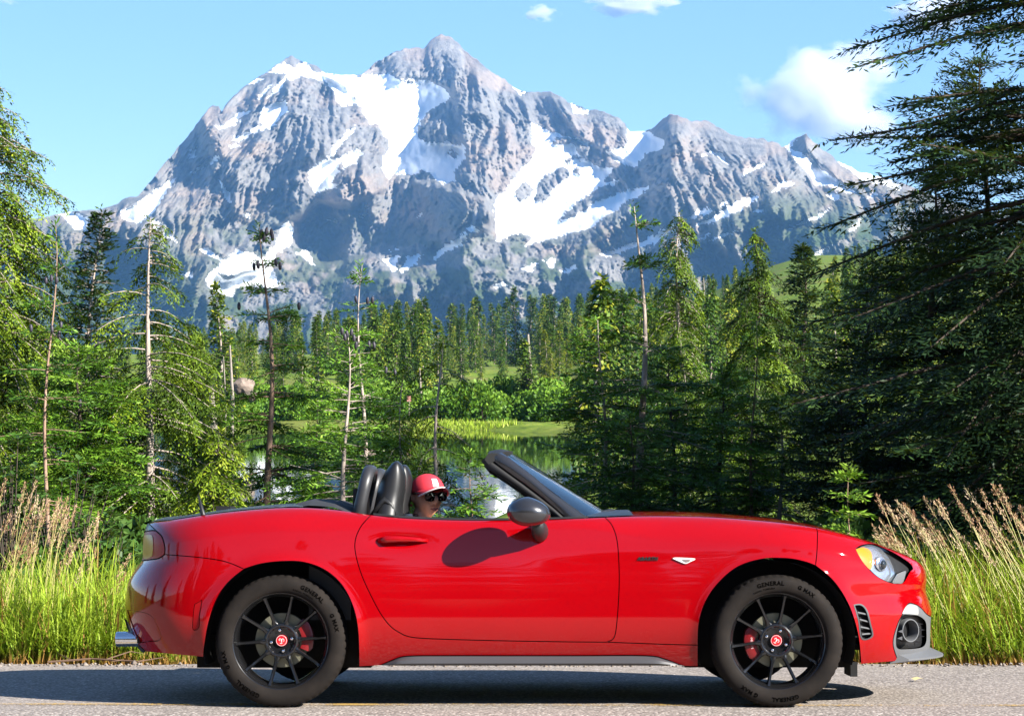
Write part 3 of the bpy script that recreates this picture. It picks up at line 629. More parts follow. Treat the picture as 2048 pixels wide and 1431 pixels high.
# ---------------- forest beyond the lake
SKY = ([-200,400,480,560,640,700,760,850,900,1000,1100,1200,1300,1400,1500,1600,1700,1800,2048,2200], [640,640,640,625,602,606,590,588,600,585,582,578,560,538,528,512,482,470,445,430])
def forest():
    rg = np.random.default_rng(11); protos = []
    for k in range(8):
        hem = k % 2; Hh = 9.0
        arr = conifer(100+k, Hh, .16, zc=.06+.05*(k % 3), Lmax=(1.25, 1.45, 1.7, 1.3)[k % 4], shape=(.75, .55, .85, .6)[k % 4], nb=150, ptop=15, pbot=-15, droop=.45 if hem else .2, weep=.6 if hem else .2, sub_gap=.26, sub_k=.42, sub_min=.25, spr=.34, sw=.075, sg=.16, inner=.1, tintb=.40+.05*(k % 3), bare=6)
        m, V, F, T = arr
        protos.append((m.mesh('trunk', True), mesh_np('crown', V, F, attrs={'tint': T})))
        protos[-1][0].materials.append(M_bark); protos[-1][1].materials.append(M_far)
    items = []
    def ok(px, Y, X):
        e = float(lake_e(np.array(X), np.array(Y)))
        if e < 1.10: return False
        if 1535 < px < 1665 and Y < 420: return False       # the open meadow
        if 1040 < px < 1095 and Y < 200: return False
        return True
    tries = 0
    while len(items) < 285 and tries < 9000:
        tries += 1
        band = rg.uniform()
        Y = rg.uniform(146, 230) if band < .28 else (rg.uniform(230, 400) if band < .68 else rg.uniform(400, 760))
        px = rg.uniform(-80, 2130)
        if (px < 330 or px > 1850) and rg.uniform() < .7: continue
        mid = 885 < px < 1195; near = mid and rg.uniform() < .4
        if mid: Y = rg.uniform(235, 380) if near else rg.uniform(400, 600)
        X = (px-CX)/FPX*Y
        if not ok(px, Y, X): continue
        sk = float(np.interp(px, *SKY)); topy = sk+abs(rg.normal(0, 34))+(18 if Y < 230 else 0)
        if near: topy = rg.uniform(628, 690)
        z = gz(X, Y); H = CZ+(HY-topy)/FPX*Y-z
        if H < (2.5 if near else 4.2) or H > (20 if 885 < px < 1195 else 15): continue
        if any(abs(px-i[0]) < 9 and abs(Y-i[2]) < 10 for i in items): continue
        items.append((px, topy, Y, X, z, H))
    items.sort(key=lambda i: i[2])
    for i, (px, topy, Y, X, z, H) in enumerate(items):
        tr, crn = protos[int(rg.integers(0, 8))]; s = H/9.0; wd = s*rg.uniform(.75, 1.15)
        e = empty('conifer', (X, Y, z-.15), (0, 0, rg.uniform(0, 6.28))); e.scale = (wd, wd, s)
        where = [(240, 'behind the slim fir at the left edge'), (360, 'behind the pale-trunked hemlock'), (500, 'left of the straight coned fir'), (600, 'behind the straight coned fir'), (700, 'left of the roll hoop'), (800, 'above the roll hoop and seats'), (900, 'above the driver'), (1000, 'above the open lake left of the windscreen'), (1110, 'above the windscreen top'), (1240, 'right of the lake behind the crooked fir'), (1330, 'behind the tallest thin fir'), (1450, 'around the columnar hemlock'), (1560, 'behind the shaggy hemlock'), (1660, 'at the top of the sloping meadow'), (9999, 'behind the shaded firs at the right')]
        wh = next(t_ for lim, t_ in where if px < lim)
        how = ('tall' if H > 9 else 'short')+(' distant blue-green' if Y > 380 else (' green' if Y < 230 else ' dark'))
        tag(e, '%s conifer %s' % (how, wh), 'tree', '%s conifers %s' % (how, wh))
        link('trunk', tr, None, e); link('crown', crn, None, e)
    def special(px, topy, Y, k, w, label, tintm=M_far, name='conifer'):
        X = (px-CX)/FPX*Y; z = gz(X, Y); H = CZ+(HY-topy)/FPX*Y-z; s = H/9.0
        e = empty(name, (X, Y, z-.1), (0, 0, k*1.1)); e.scale = (s*w, s*w, s); tag(e, label, 'tree')
        link('trunk', protos[k][0], None, e); link('crown', protos[k][1], None, e)
    special(440, 566, 118, 2, .8, 'lone conifer standing clear on the far bank left of the straight fir')
    special(845, 628, 150, 1, .9, 'yellowish conifer on the far shore above the headrests')
    special(940, 618, 400, 3, .85, 'yellowish conifer on the far shore right of the sparse hemlock')
    special(1030, 574, 430, 0, .9, 'tallest conifer behind the middle of the far shore')
    special(1052, 676, 147, 5, 1.5, 'broad dark conifer with a visible trunk on the far shore')
    special(1100, 588, 420, 4, .9, 'narrow conifer behind the bright shore bushes')
    special(1195, 548, 72, 7, 1.0, 'yellow-green conifer with a broken top right of the lake')
    special(1245, 600, 110, 1, 1.0, 'conifer just left of the tallest thin fir beyond the lake')
    special(1420, 590, 120, 3, 1.0, 'conifer between the columnar hemlock and the shaggy one')
    special(1560, 620, 130, 6, .9, 'small conifer at the left rim of the sloping meadow')
    special(1668, 560, 120, 2, .9, 'conifer at the right rim of the sloping meadow')
forest()

def bushes():
    rg = np.random.default_rng(5); protos = []
    for k in range(4):
        n = 900; th = rg.uniform(0, 6.28, n); u = rg.uniform(0, 1, n)**.5; h = rg.uniform(0, 1, n)
        lob = 1+.25*np.sin(th*3+k)+.18*np.sin(th*5+2*k)
        r = u*lob*np.sqrt(np.maximum(0, 1-h**2.2))*.9; P = np.stack([r*np.cos(th), r*np.sin(th), h*(1+.2*np.sin(th*2+k))], -1)
        d = nrm(P*np.array([1, 1, .6])+rg.normal(0, .6, (n, 3))); w = nrm(np.cross(d, rg.normal(0, 1, (n, 3))))
        ln = rg.uniform(.09, .17, n)[:, None]
        V = np.stack([P, P+d*ln*.5+w*ln*.42, P+d*ln, P+d*ln*.5-w*ln*.42], 1).reshape(-1, 3)
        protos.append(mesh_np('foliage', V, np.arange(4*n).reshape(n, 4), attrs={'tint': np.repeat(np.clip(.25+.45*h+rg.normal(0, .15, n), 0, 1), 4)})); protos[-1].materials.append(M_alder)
    stem = MB()
    for a in range(5): stem.tube([(0, 0, -.1), (.25*math.cos(a*1.3), .25*math.sin(a*1.3), .7)], [.03, .008], 5)
    stem = stem.mesh('stems'); stem.materials.append(M_barkd)
    spots = []
    for i in range(46):
        px = rg.uniform(880, 1180); Y = rg.uniform(140, 152); spots.append((px, Y, rg.uniform(1.0, 2.3), 0))
    for i in range(36): px = rg.uniform(420, 840); spots.append((px, rg.uniform(140, 156), rg.uniform(1.0, 2.2), 1))
    for i in range(60):
        px = rg.uniform(1240, 1760); spots.append((px, rg.uniform(110, 330), rg.uniform(.9, 2.4), 2))
    for i in range(20):
        spots.append((rg.uniform(380, 560), rg.uniform(112, 140), rg.uniform(1, 2.0), 1))
    for i, (px, Y, s, g) in enumerate(spots):
        X = (px-CX)/FPX*Y
        if float(lake_e(np.array(X), np.array(Y))) < 1.06: continue
        if 1540 < px < 1660 and rg.uniform() < .6: continue
        e = empty('alder_bush', (X, Y, gz(X, Y)-.05), (0, 0, rg.uniform(0, 6))); e.scale = (s*rg.uniform(.8, 1.3), s*.9, s)
        sz = 'tall' if s > 1.65 else 'low'
        lab = ['bright green leafy bush on the far shore %s' % ('left of the windscreen' if px < 980 else ('above the windscreen' if px < 1080 else 'right of the windscreen')), 'green bush on the left far bank behind the %s' % ('coned firs' if px < 640 else 'seats'), 'green bush on the right slope %s' % ('left of the open grass' if px < 1500 else ('on the open grass' if px < 1640 else 'right of the open grass'))][g]
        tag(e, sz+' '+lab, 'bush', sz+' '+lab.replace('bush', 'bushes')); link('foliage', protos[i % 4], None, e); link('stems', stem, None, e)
bushes()
# ------------------------------------------------------------------ roadside grass, shrubs, small things, clouds
def grass():
    rg = np.random.default_rng(77)
    def field(n, x0, x1, y0, y1, l0, l1, lean=(0, 0), dry=.12):
        x = rg.uniform(x0, x1, n); y = y0+(y1-y0)*rg.uniform(0, 1, n)**1.2; L = rg.uniform(l0, l1, n)
        L *= .55+.45*fbm(x*2.1, y*2.1, 5, 3)*1.6
        L *= .55+.45*sstep(y0, y0+.28, y)
        return x, y, L, np.full(n, lean[0]), np.full(n, lean[1]), np.full(n, dry)
    parts = [field(7600, 2.0, 4.2, 13.28, 15.1, .35, .88, (-.14, 0), .14), field(7600, -4.2, -2.15, 13.28, 15.1, .30, .74, (.03, 0), .08),
             field(2600, -2.2, 2.1, 13.3, 13.8, .18, .42, (0, 0), .25), field(2600, -2.2, 2.1, 13.8, 15.2, .3, .6, (0, 0), .15), field(1500, -4.2, 4.2, 13.22, 13.42, .06, .2, (0, 0), .55)]
    x, y, L, lx, ly, dry = [np.concatenate(c) for c in zip(*parts)]
    n = len(x); z = ground_z(x, y)-.02
    az = rg.uniform(0, 6.28, n); cur = rg.uniform(.12, 1.05, n)**1.3*L; w = rg.uniform(.0032, .0075, n)*(1+.4*(rg.uniform(0, 1, n) < .12))
    dx, dy = np.cos(az), np.sin(az); K = 4; V = np.zeros((n, K, 2, 3)); T = np.zeros((n, K, 2))
    rnd = rg.uniform(0, 1, n); isdry = rg.uniform(0, 1, n) < dry
    for k in range(K):
        t = k/(K-1); bend = t**2
        px = x+dx*cur*bend+lx*L*t*1.4; py = y+dy*cur*bend; pz = z+L*(t-.32*bend*t*(cur/L))
        ww = w*(1-t**1.6)+.0006
        sx, sy = -dy, dx
        V[:, k, 0] = np.stack([px+sx*ww, py+sy*ww, pz], -1); V[:, k, 1] = np.stack([px-sx*ww, py-sy*ww, pz], -1)
        hh = L*t
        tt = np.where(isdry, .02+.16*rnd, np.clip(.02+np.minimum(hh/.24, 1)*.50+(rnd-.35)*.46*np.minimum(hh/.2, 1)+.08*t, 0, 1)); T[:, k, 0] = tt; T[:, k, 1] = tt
    b = np.arange(n)[:, None]*K*2+np.arange(K-1)[None, :]*2
    F = np.stack([b, b+1, b+3, b+2], -1).reshape(-1, 4)
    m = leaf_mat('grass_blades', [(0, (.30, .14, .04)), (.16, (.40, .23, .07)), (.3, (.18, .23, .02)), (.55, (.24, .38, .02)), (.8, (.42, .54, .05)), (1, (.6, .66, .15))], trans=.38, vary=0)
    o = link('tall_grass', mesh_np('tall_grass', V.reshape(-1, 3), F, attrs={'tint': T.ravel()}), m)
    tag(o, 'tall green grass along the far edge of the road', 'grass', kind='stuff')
    # seed heads on tall stalks
    st = []
    for i in range(74): st.append((rg.uniform(1735, 2080), rg.uniform(13.5, 14.5), 1, None))
    tips = [(1754,990),(1772,1008),(1795,1002),(1812,1010),(1848,996),(1876,1000),(1900,972),(1930,975),(1962,980),(1985,968),(2000,972),(1915,1004),(1950,1004),(2040,1014),(2030,1035),(1775,1050),(1745,1050),(1830,1040)]
    lt = [(12,958),(50,966),(72,962),(66,1010),(88,1000),(96,1008),(120,996),(126,1004),(136,1018),(152,1012),(196,1026),(180,1078),(150,1080),(192,1096),(40,1010),(20,1030),(110,1050),(135,1040),(60,1040),(30,1060),(262,1108),(165,1130),(250,1146)]
    P = []; Q = []
    stems = MB(); heads_V = []; heads_T = []
    items = [(a, b, 13.7+.4*((i*7) % 5)/5, -1) for i, (a, b) in enumerate(tips)]+[(a, b, 13.7+.4*((i*3) % 5)/5, 1) for i, (a, b) in enumerate(lt)]
    for i in range(46): items.append((rg.uniform(1738, 2060), rg.uniform(1000, 1090), rg.uniform(13.6, 14.6), -1))
    for i in range(26): items.append((rg.uniform(-20, 215), rg.uniform(990, 1110), rg.uniform(13.6, 14.6), 1))
    for (a, b, Y, sd) in items:
        tip = np.array(world(a, b, Y)); ln = (.30+.2*rg.uniform()) if sd < 0 else -(.0+.28*rg.uniform())
        base = np.array([tip[0]+ln*(1 if sd < 0 else 1), Y-.1, gz(tip[0]+ln, Y-.1)])
        mid = base+(tip-base)*.6+np.array([.06*(1 if sd < 0 else -1), 0, .05]); ts = np.linspace(0, 1, 7)[:, None]
        c = (1-ts)**2*base+2*ts*(1-ts)*mid+ts**2*tip
        stems.tube([tuple(p) for p in c], [.0026-.0014*k/6 for k in range(7)], 3, caps=False)
        hl = rg.uniform(.13, .21); n = 80; u = rg.uniform(0, 1, n); d = nrm((c[-1]-c[-2])[None])[0]
        p = tip-d*hl*(1-u)[:, None]+np.array([0, 0, 0.0]); spread = .016*np.sin(np.pi*np.clip(u*.9+.1, 0, 1))+.003
        p = p+rg.normal(0, 1, (n, 3))*spread[:, None]*.55
        dd = nrm(d+rg.normal(0, .35, (n, 3))); w_ = nrm(np.cross(dd, rg.normal(0, 1, (n, 3))))*.0028
        l = rg.uniform(.012, .028, n)[:, None]
        heads_V.append(np.stack([p, p+dd*l*.5+w_, p+dd*l, p+dd*l*.5-w_], 1).reshape(-1, 3)); heads_T.append(np.repeat(np.clip(rg.normal(.5, .2)+rg.normal(0, .15, n), 0, 1), 4))
    HV = np.vstack(heads_V); HT = np.concatenate(heads_T)
    mh = leaf_mat('grass_seed_heads', [(0, (.26, .12, .07)), (.5, (.46, .28, .17)), (1, (.68, .52, .36))], trans=.3, vary=0)
    o = link('grass_seed_heads', mesh_np('grass_seed_heads', HV, np.arange(len(HV)).reshape(-1, 4), attrs={'tint': HT}), mh); tag(o, 'pinkish tan seed heads of the tall grass', 'grass', kind='stuff')
    o = stems.obj('grass_stalks', plain('grass_stalk', (.30, .27, .08), .6)); tag(o, 'thin stalks that carry the seed heads', 'grass', kind='stuff')
grass()

def broad_shrub(px, py, Y, s, n, seed, label):
    rg = np.random.default_rng(seed); c = np.array(world(px, py, Y)); base = np.array([c[0], Y, gz(c[0], Y)])
    e = empty('broadleaf_shrub', tuple(base)); tag(e, label, 'shrub'); q = MB(); V = []; F = []; T = []
    top = c[2]-base[2]
    for i in range(n):
        a = rg.uniform(0, 6.28); r = s*rg.uniform(.1, 1)**.6; h = top*(.45+.55*rg.uniform())*(1-.25*(r/s)**2)+.1*rg.uniform()
        tip = np.array([r*math.cos(a), r*math.sin(a)*.7, h]); q.tube([(0, 0, 0), tuple(tip*np.array([.6, .6, .55])), tuple(tip)], [.010, .006, .003], 4, caps=False)
        for k in range(rg.integers(7, 11)):
            b = k*2.4+rg.uniform(0, .4); up = rg.uniform(.15, .6); d = np.array([math.cos(b), math.sin(b), up]); d /= np.linalg.norm(d)
            w = np.cross(d, [0, 0, 1]); w /= np.linalg.norm(w); nrm_ = np.cross(w, d); l = rg.uniform(.055, .095); ww = l*.2
            p0 = tip-np.array([0, 0, .03*(k % 3)]); o = len(V)
            V += [p0, p0+d*l*.45+w*ww+nrm_*.006, p0+d*l*.8+w*ww*.7, p0+d*l-nrm_*.004, p0+d*l*.8-w*ww*.7, p0+d*l*.45-w*ww+nrm_*.006]
            F += [(o, o+1, o+2, o+3), (o, o+3, o+4, o+5)]; t = float(np.clip(rg.normal(.55, .18), 0, 1)); T += [t]*6
    q.obj('stems', M_barkd, e); link('foliage', mesh_np('foliage', np.array(V), np.array(F), attrs={'tint': T}), M_glossy, e)
broad_shrub(120, 925, 16.2, .42, 46, 3, 'leafy green shrub with glossy oval leaves behind the grass at the left')
broad_shrub(20, 880, 15.6, .30, 30, 4, 'smaller leafy shrub at the very left edge above the grass')
broad_shrub(190, 1030, 15.6, .30, 26, 5, 'low leafy shrub left of the tail lamp')

def far_bits():
    rg = np.random.default_rng(8)
    def rock(px, py, Y, s, sq, label, seed, mat):
        bm = bmesh.new(); bmesh.ops.create_icosphere(bm, subdivisions=3, radius=1)
        for v in bm.verts:
            c = v.co; nn = float(fbm(np.array([c.x*1.3+seed]), np.array([c.y*1.3+c.z*1.7]), seed, 4)[0])
            v.co = Vector((c.x*s*(.7+.6*nn), c.y*s*(.7+.6*nn), c.z*s*sq*(.7+.6*nn)))
        me = bpy.data.meshes.new('boulder'); bm.to_mesh(me); bm.free()
        x = (px-CX)/FPX*Y; o = link('boulder', me, mat); zc = world(px, py, Y)[2]; o.location = (x, Y, max(zc, gz(x, Y)+s*sq*.2)); tag(o, label, 'boulder')
    t = NT('tan_rock'); c = t.ramp(t.noise(2.5, 6, .65), [(.3, (.13, .10, .08)), (.7, (.27, .21, .17))]); t.set(Base_Color=c, Roughness=.9); t.bump(t.noise(6, 6), .5, .05)
    rock(486, 772, 117, .62, .75, 'large tan boulder on the far bank left of the straight fir', 3, t.m)
    rock(500, 793, 115, .42, .7, 'smaller tan boulder below the large one on the far bank', 9, t.m)
    def snag(px, y0, y1, Y, r, n, label, name='dead_tree'):
        a = world(px, y0, Y); z0 = min(gz(a[0], Y)-.1, world(px, y1, Y)[2]); H = a[2]-z0; q = MB()
        q.tube([(0, 0, 0), (.02*H, 0, H*.5), (-.005*H, 0, H)], [r, r*.75, r*.3], 8)
        for k in range(n):
            h = H*(.3+.65*k/max(1, n)); an = k*2.4; l = H*.10*(1.2-k/n); q.tube([(0, 0, h), (l*math.cos(an), l*math.sin(an), h+l*.12)], [r*.25, r*.05], 4)
        e = empty(name, (a[0], Y, z0)); q.obj('trunk', M_dead, e); tag(e, label, 'dead tree' if n else 'stump')
    snag(461, 690, 752, 116, .13, 5, 'grey dead trunk standing on the far bank by the boulder')
    snag(448, 712, 752, 117, .06, 3, 'thin dead stem next to the grey dead trunk')
    snag(840, 735, 802, 146, .10, 12, 'thin bare dead tree with side twigs on the far shore')
    snag(423, 770, 800, 112, .32, 0, 'short weathered stump on the far bank at the left', 'tree_stump')
    snag(1057, 668, 700, 148, .22, 2, 'pale broken trunk among the trees behind the far shore')
    snag(1408, 555, 640, 210, .12, 4, 'tall pale bare pole of a dead tree on the right hillside')
    # small red board across the lake
    x, Y, z = world(818, 797, 141); e = empty('red_board', (x, Y, gz(x, Y))); tag(e, 'small pinkish red board on the far shore above the headrests', 'board')
    h = max(z-gz(x, Y), .3); MB().box((0, 0, h), (.13, .02, .18)).obj('panel', plain('faded_red_paint', (.45, .2, .17), .7), e); MB().box((.02, 0, h*.5-.1), (.03, .03, h*.5)).obj('post', M_dead, e)
    # dry twigs and a leaf on the shoulder
    e = empty('fallen_twig', (-2.45, 13.0, float(road_z(np.array(13.0)))+.004)); tag(e, 'dry dark twig lying on the gravel below the tail', 'twig'); q = MB()
    q.tube([(-.35, 0, .008), (-.1, .05, .02), (.2, -.03, .015), (.34, .04, .03)], [.006, .006, .005, .002], 5); q.tube([(0, .03, .02), (.12, .16, .05), (.2, .2, .03)], [.004, .003, .001], 4); q.tube([(.1, 0, .02), (.06, -.14, .03)], [.004, .001], 4); q.tube([(-.2, .02, .01), (-.32, .15, .04)], [.004, .001], 4)
    q.obj('stem', plain('dry_twig', (.12, .07, .045), .8), e)
    V = [(0, 0, .004), (.03, .02, .012), (.055, .05, .004), (.02, .06, .015), (-.015, .04, .01)]
    o = MB().add(V, [(0, 1, 2, 3, 4)]).obj('fallen_leaf', plain('pale_leaf', (.55, .45, .22), .7)); o.location = (2.17, 11.6, float(road_z(np.array(11.6)))+.004); tag(o, 'pale leaf lying on the asphalt ahead of the front wheel', 'leaf')
far_bits()

def verge_shrubs():
    src = [o for o in bpy.data.objects if o.name.startswith('foliage') and o.data.materials and o.data.materials[0] == M_alder][:1]
    rg = np.random.default_rng(15); n = 1500
    u = rg.uniform(0, 1, n)**.5; th = rg.uniform(0, 6.28, n); h = rg.uniform(0, 1, n); r = u*np.sqrt(np.maximum(0, 1-h**2))*.9
    P = np.stack([r*np.cos(th), r*np.sin(th), h*.9], -1); d = nrm(P+rg.normal(0, .7, (n, 3))); w = nrm(np.cross(d, rg.normal(0, 1, (n, 3)))); ln = rg.uniform(.07, .13, n)[:, None]
    V = np.stack([P, P+d*ln*.5+w*ln*.3, P+d*ln, P+d*ln*.5-w*ln*.3], 1).reshape(-1, 3)
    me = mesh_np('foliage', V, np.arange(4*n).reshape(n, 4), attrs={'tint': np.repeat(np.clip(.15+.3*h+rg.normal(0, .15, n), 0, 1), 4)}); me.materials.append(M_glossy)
    k = 0
    for X in np.arange(-5.4, 5.8, .62):
        for Y in (15.9, 17.6):
            x = X+rg.uniform(-.2, .2); y = Y+rg.uniform(-.3, .3); s = rg.uniform(.55, .85)
            e = empty('low_shrub', (x, y, gz(x, y)-.05), (0, 0, rg.uniform(0, 6))); e.scale = (s*1.2, s, s*rg.uniform(.8, 1.1)); w3 = 'left of the car' if x < -2.2 else ('behind the car' if x < 2.4 else 'right of the car'); tag(e, 'low leafy shrub in the undergrowth %s behind the roadside grass' % w3, 'shrub', 'undergrowth '+w3)
            link('foliage', me, None, e)
verge_shrubs()

def clouds():
    def cloud(px, py, wpx, hpx, Y, seed, label, dens=.02, thr=.45):
        cx, cy_, cz = world(px, py, Y); a = wpx/FPX*Y/2; b = hpx/FPX*Y/2
        bm = bmesh.new(); bmesh.ops.create_icosphere(bm, subdivisions=3, radius=1.0); me = bpy.data.meshes.new('cloud'); bm.to_mesh(me); bm.free()
        m = bpy.data.materials.new('cloud_vapour'); m.use_nodes = True; nt = m.node_tree; nt.nodes.remove(nt.nodes['Principled BSDF'])
        N = lambda t: nt.nodes.new('ShaderNode'+t)
        tc = N('TexCoord'); nz = N('TexNoise'); nz.noise_dimensions = '4D'; nz.inputs['W'].default_value = seed; nz.inputs['Scale'].default_value = 1.9; nz.inputs['Detail'].default_value = 7; nz.inputs['Roughness'].default_value = .58
        nt.links.new(tc.outputs['Object'], nz.inputs['Vector'])
        ln = N('VectorMath'); ln.operation = 'LENGTH'; nt.links.new(tc.outputs['Object'], ln.inputs[0])
        a1 = N('Math'); a1.operation = 'MULTIPLY_ADD'; nt.links.new(ln.outputs['Value'], a1.inputs[0]); a1.inputs[1].default_value = -.75; ns = N('Math'); ns.operation = 'MULTIPLY'; ns.inputs[1].default_value = 1.75; nt.links.new(nz.outputs[0], ns.inputs[0]); nt.links.new(ns.outputs[0], a1.inputs[2])
        mr = N('MapRange'); mr.inputs[1].default_value = thr-.02; mr.inputs[2].default_value = thr+.18; mr.inputs[3].default_value = 0; mr.inputs[4].default_value = dens; nt.links.new(a1.outputs[0], mr.inputs[0])
        v = N('VolumePrincipled'); v.inputs['Color'].default_value = (.99, .99, 1, 1); v.inputs['Anisotropy'].default_value = .2; nt.links.new(mr.outputs[0], v.inputs['Density'])
        nt.links.new(v.outputs[0], nt.nodes['Material Output'].inputs['Volume'])
        o = link('cloud', me, m); o.location = (cx, cy_, cz); o.scale = (a, max(b, a*.7), b); tag(o, label, 'cloud')
    cloud(1645, 188, 430, 300, 14000, 1.3, 'large white cumulus cloud beside the big branches at the right', .009, .38)
    cloud(1080, 28, 100, 50, 15000, 4.1, 'tiny white cloud puff at the top right of the summit', .02)
    cloud(1262, 2, 230, 84, 15000, 7.7, 'flat white cloud cut by the top edge', .02)
    cloud(1860, 30, 260, 110, 15000, 9.9, 'white cloud showing through the big dark branches', .02)
    cloud(15, 2, 60, 26, 15000, 3.3, 'faint wisp of cloud in the upper left corner', .006)
clouds()

def shore_grass():
    rg = np.random.default_rng(21); n = 9000; px = rg.uniform(820, 1240, n); Y = rg.uniform(132, 146, n); X = (px-CX)/FPX*Y
    e = lake_e(X, Y); k = (e > 1.045) & (e < 1.12); X, Y = X[k], Y[k]; n = len(X); z = ground_z(X, Y); L = rg.uniform(.15, .38, n)
    a = rg.uniform(0, 6.28, n); w = np.stack([np.cos(a), np.sin(a), np.zeros(n)], -1)*.035; b = np.stack([X, Y, z], -1); t = b+np.stack([rg.normal(0, .12, n), rg.normal(0, .12, n), L], -1)
    V = np.stack([b-w, b+w, t+w*.1, t-w*.1], 1).reshape(-1, 3)
    o = link('shore_grass', mesh_np('shore_grass', V, np.arange(4*n).reshape(n, 4), attrs={'tint': np.repeat(np.clip(rg.normal(.7, .18, n), .2, 1), 4)}), bpy.data.materials['grass_blades']); tag(o, 'bright sedge grass along the far edge of the lake', 'grass', kind='stuff')
shore_grass()

def gravel():
    rg = np.random.default_rng(31); n = 2600; x = rg.uniform(-4.2, 4.2, n); y = 12.72+.75*rg.uniform(0, 1, n)**.8; r = rg.uniform(.004, .014, n)*(1+1.2*(rg.uniform(0, 1, n) < .05))
    z = np.maximum(ground_z(x, y), np.where(y < 13.0, road_z(y), -9))
    o = np.array([(1, 0, 0), (0, 1, 0), (-1, 0, 0), (0, -1, 0), (0, 0, .8), (0, 0, -.5)], float); j = 1+rg.normal(0, .22, (n, 6, 3))
    V = (np.stack([x, y, z+r*.2], -1)[:, None]+o[None]*j*r[:, None, None]).reshape(-1, 3)
    f = np.array([(0, 1, 4), (1, 2, 4), (2, 3, 4), (3, 0, 4), (1, 0, 5), (2, 1, 5), (3, 2, 5), (0, 3, 5)]); F = (np.arange(n)[:, None, None]*6+f[None]).reshape(-1, 3)
    t = NT('gravel_stone'); c = t.ramp(t.noise(22, 2), [(.3, (.09, .07, .055)), (.5, (.19, .155, .13)), (.7, (.30, .26, .225))]); t.set(Base_Color=c, Roughness=.9)
    g = link('gravel', mesh_np('gravel', V, F), t.m); tag(g, 'loose gravel along the far edge of the asphalt', 'gravel', kind='stuff')
gravel()
# ------------------------------------------------------------------ the red convertible
ALPHA = math.atan(.07)                                   # the road falls away from the camera
CAR_O = Vector((0, 10+.845*math.cos(ALPHA), -.845*math.sin(ALPHA)))
CAR_R = Matrix.Rotation(-ALPHA, 3, 'X')
car = empty('convertible_car', CAR_O, (-ALPHA, 0, 0))
tag(car, 'red two-seat convertible with its top down parked on the road', 'car')
_ci = CAR_R.transposed(); _co = _ci@(Vector((0, 0, CZ))-CAR_O)
def at_y(px, py, y):
    d = _ci@Vector(((px-CX)/FPX, 1, (HY-py)/FPX)); t = (y-_co.y)/d.y
    return (_co.x+d.x*t, _co.z+d.z*t)
def spline(xs, ys):
    xs = np.array(xs, float); ys = np.array(ys, float); o = np.argsort(xs); xs = xs[o]; ys = ys[o]
    h = np.diff(xs); dl = np.diff(ys)/h; m = np.zeros(len(xs)); m[1:-1] = (dl[:-1]*h[1:]+dl[1:]*h[:-1])/(h[:-1]+h[1:]); m[0] = dl[0]; m[-1] = dl[-1]
    def f(x):
        x = np.asarray(x, float); i = np.clip(np.searchsorted(xs, x)-1, 0, len(xs)-2); t = np.clip((x-xs[i])/h[i], 0, 1)
        a = (1+2*t)*(1-t)**2*ys[i]+t*(1-t)**2*h[i]*m[i]+t*t*(3-2*t)*ys[i+1]+t*t*(t-1)*h[i]*m[i+1]
        return a
    return f
_cr = [(287,1046,-.35),(300,1043,-.5),(325,1041,-.62),(360,1036,-.68),(400,1030,-.7),(450,1023.5,-.71),(500,1018.5,-.72),(560,1014.5,-.72),(620,1014.5,-.73),(680,1019.5,-.74),(730,1027,-.75),(800,1034.5,-.76),(880,1038.2,-.76),
       (960,1039.6,-.76),(1040,1039.2,-.76),(1120,1037.2,-.76),(1200,1033.8,-.75),(1280,1031,-.72),(1350,1031,-.7),(1420,1033,-.69),(1500,1038.5,-.68),(1580,1046.5,-.67),(1650,1058.5,-.64),(1720,1078,-.56),(1780,1099,-.45),(1830,1122,-.25),(1852,1137,-.1)]
_p = [at_y(*c) for c in _cr]; zt = spline([p[0] for p in _p], [p[1] for p in _p])
_p = [at_y(a, b, -.12) for a, b in [(1849,1128),(1853,1140),(1855,1158),(1853,1178),(1860,1202),(1865,1223),(1863,1236),(1862,1262),(1861,1296),(1853,1322),(1840,1340)]]
xn = spline([p[1] for p in _p], [p[0] for p in _p])
_p = [at_y(a, b, -.2) for a, b in [(291,1038),(288,1050),(284,1070),(283,1095),(281,1118),(266,1139),(253,1162),(247,1190),(247,1222),(254,1250),(268,1283),(280,1304),(288,1330)]]
xr = spline([p[1] for p in _p], [p[0] for p in _p])
XF, XR, ZW, RW = at_y(1556, 1282, -.845)[0], at_y(560, 1282, -.845)[0], .308, .308
_h0 = at_y(803, 1083, -.8)
def shoulder(x):
    R_ = .05+.075*sstep(.25, .75, x)+.07*sstep(-.5, -.95, x) if False else .05+.075*sstep(.25, .75, x)+.07*(1-sstep(-.95, -.5, x))
    return R_
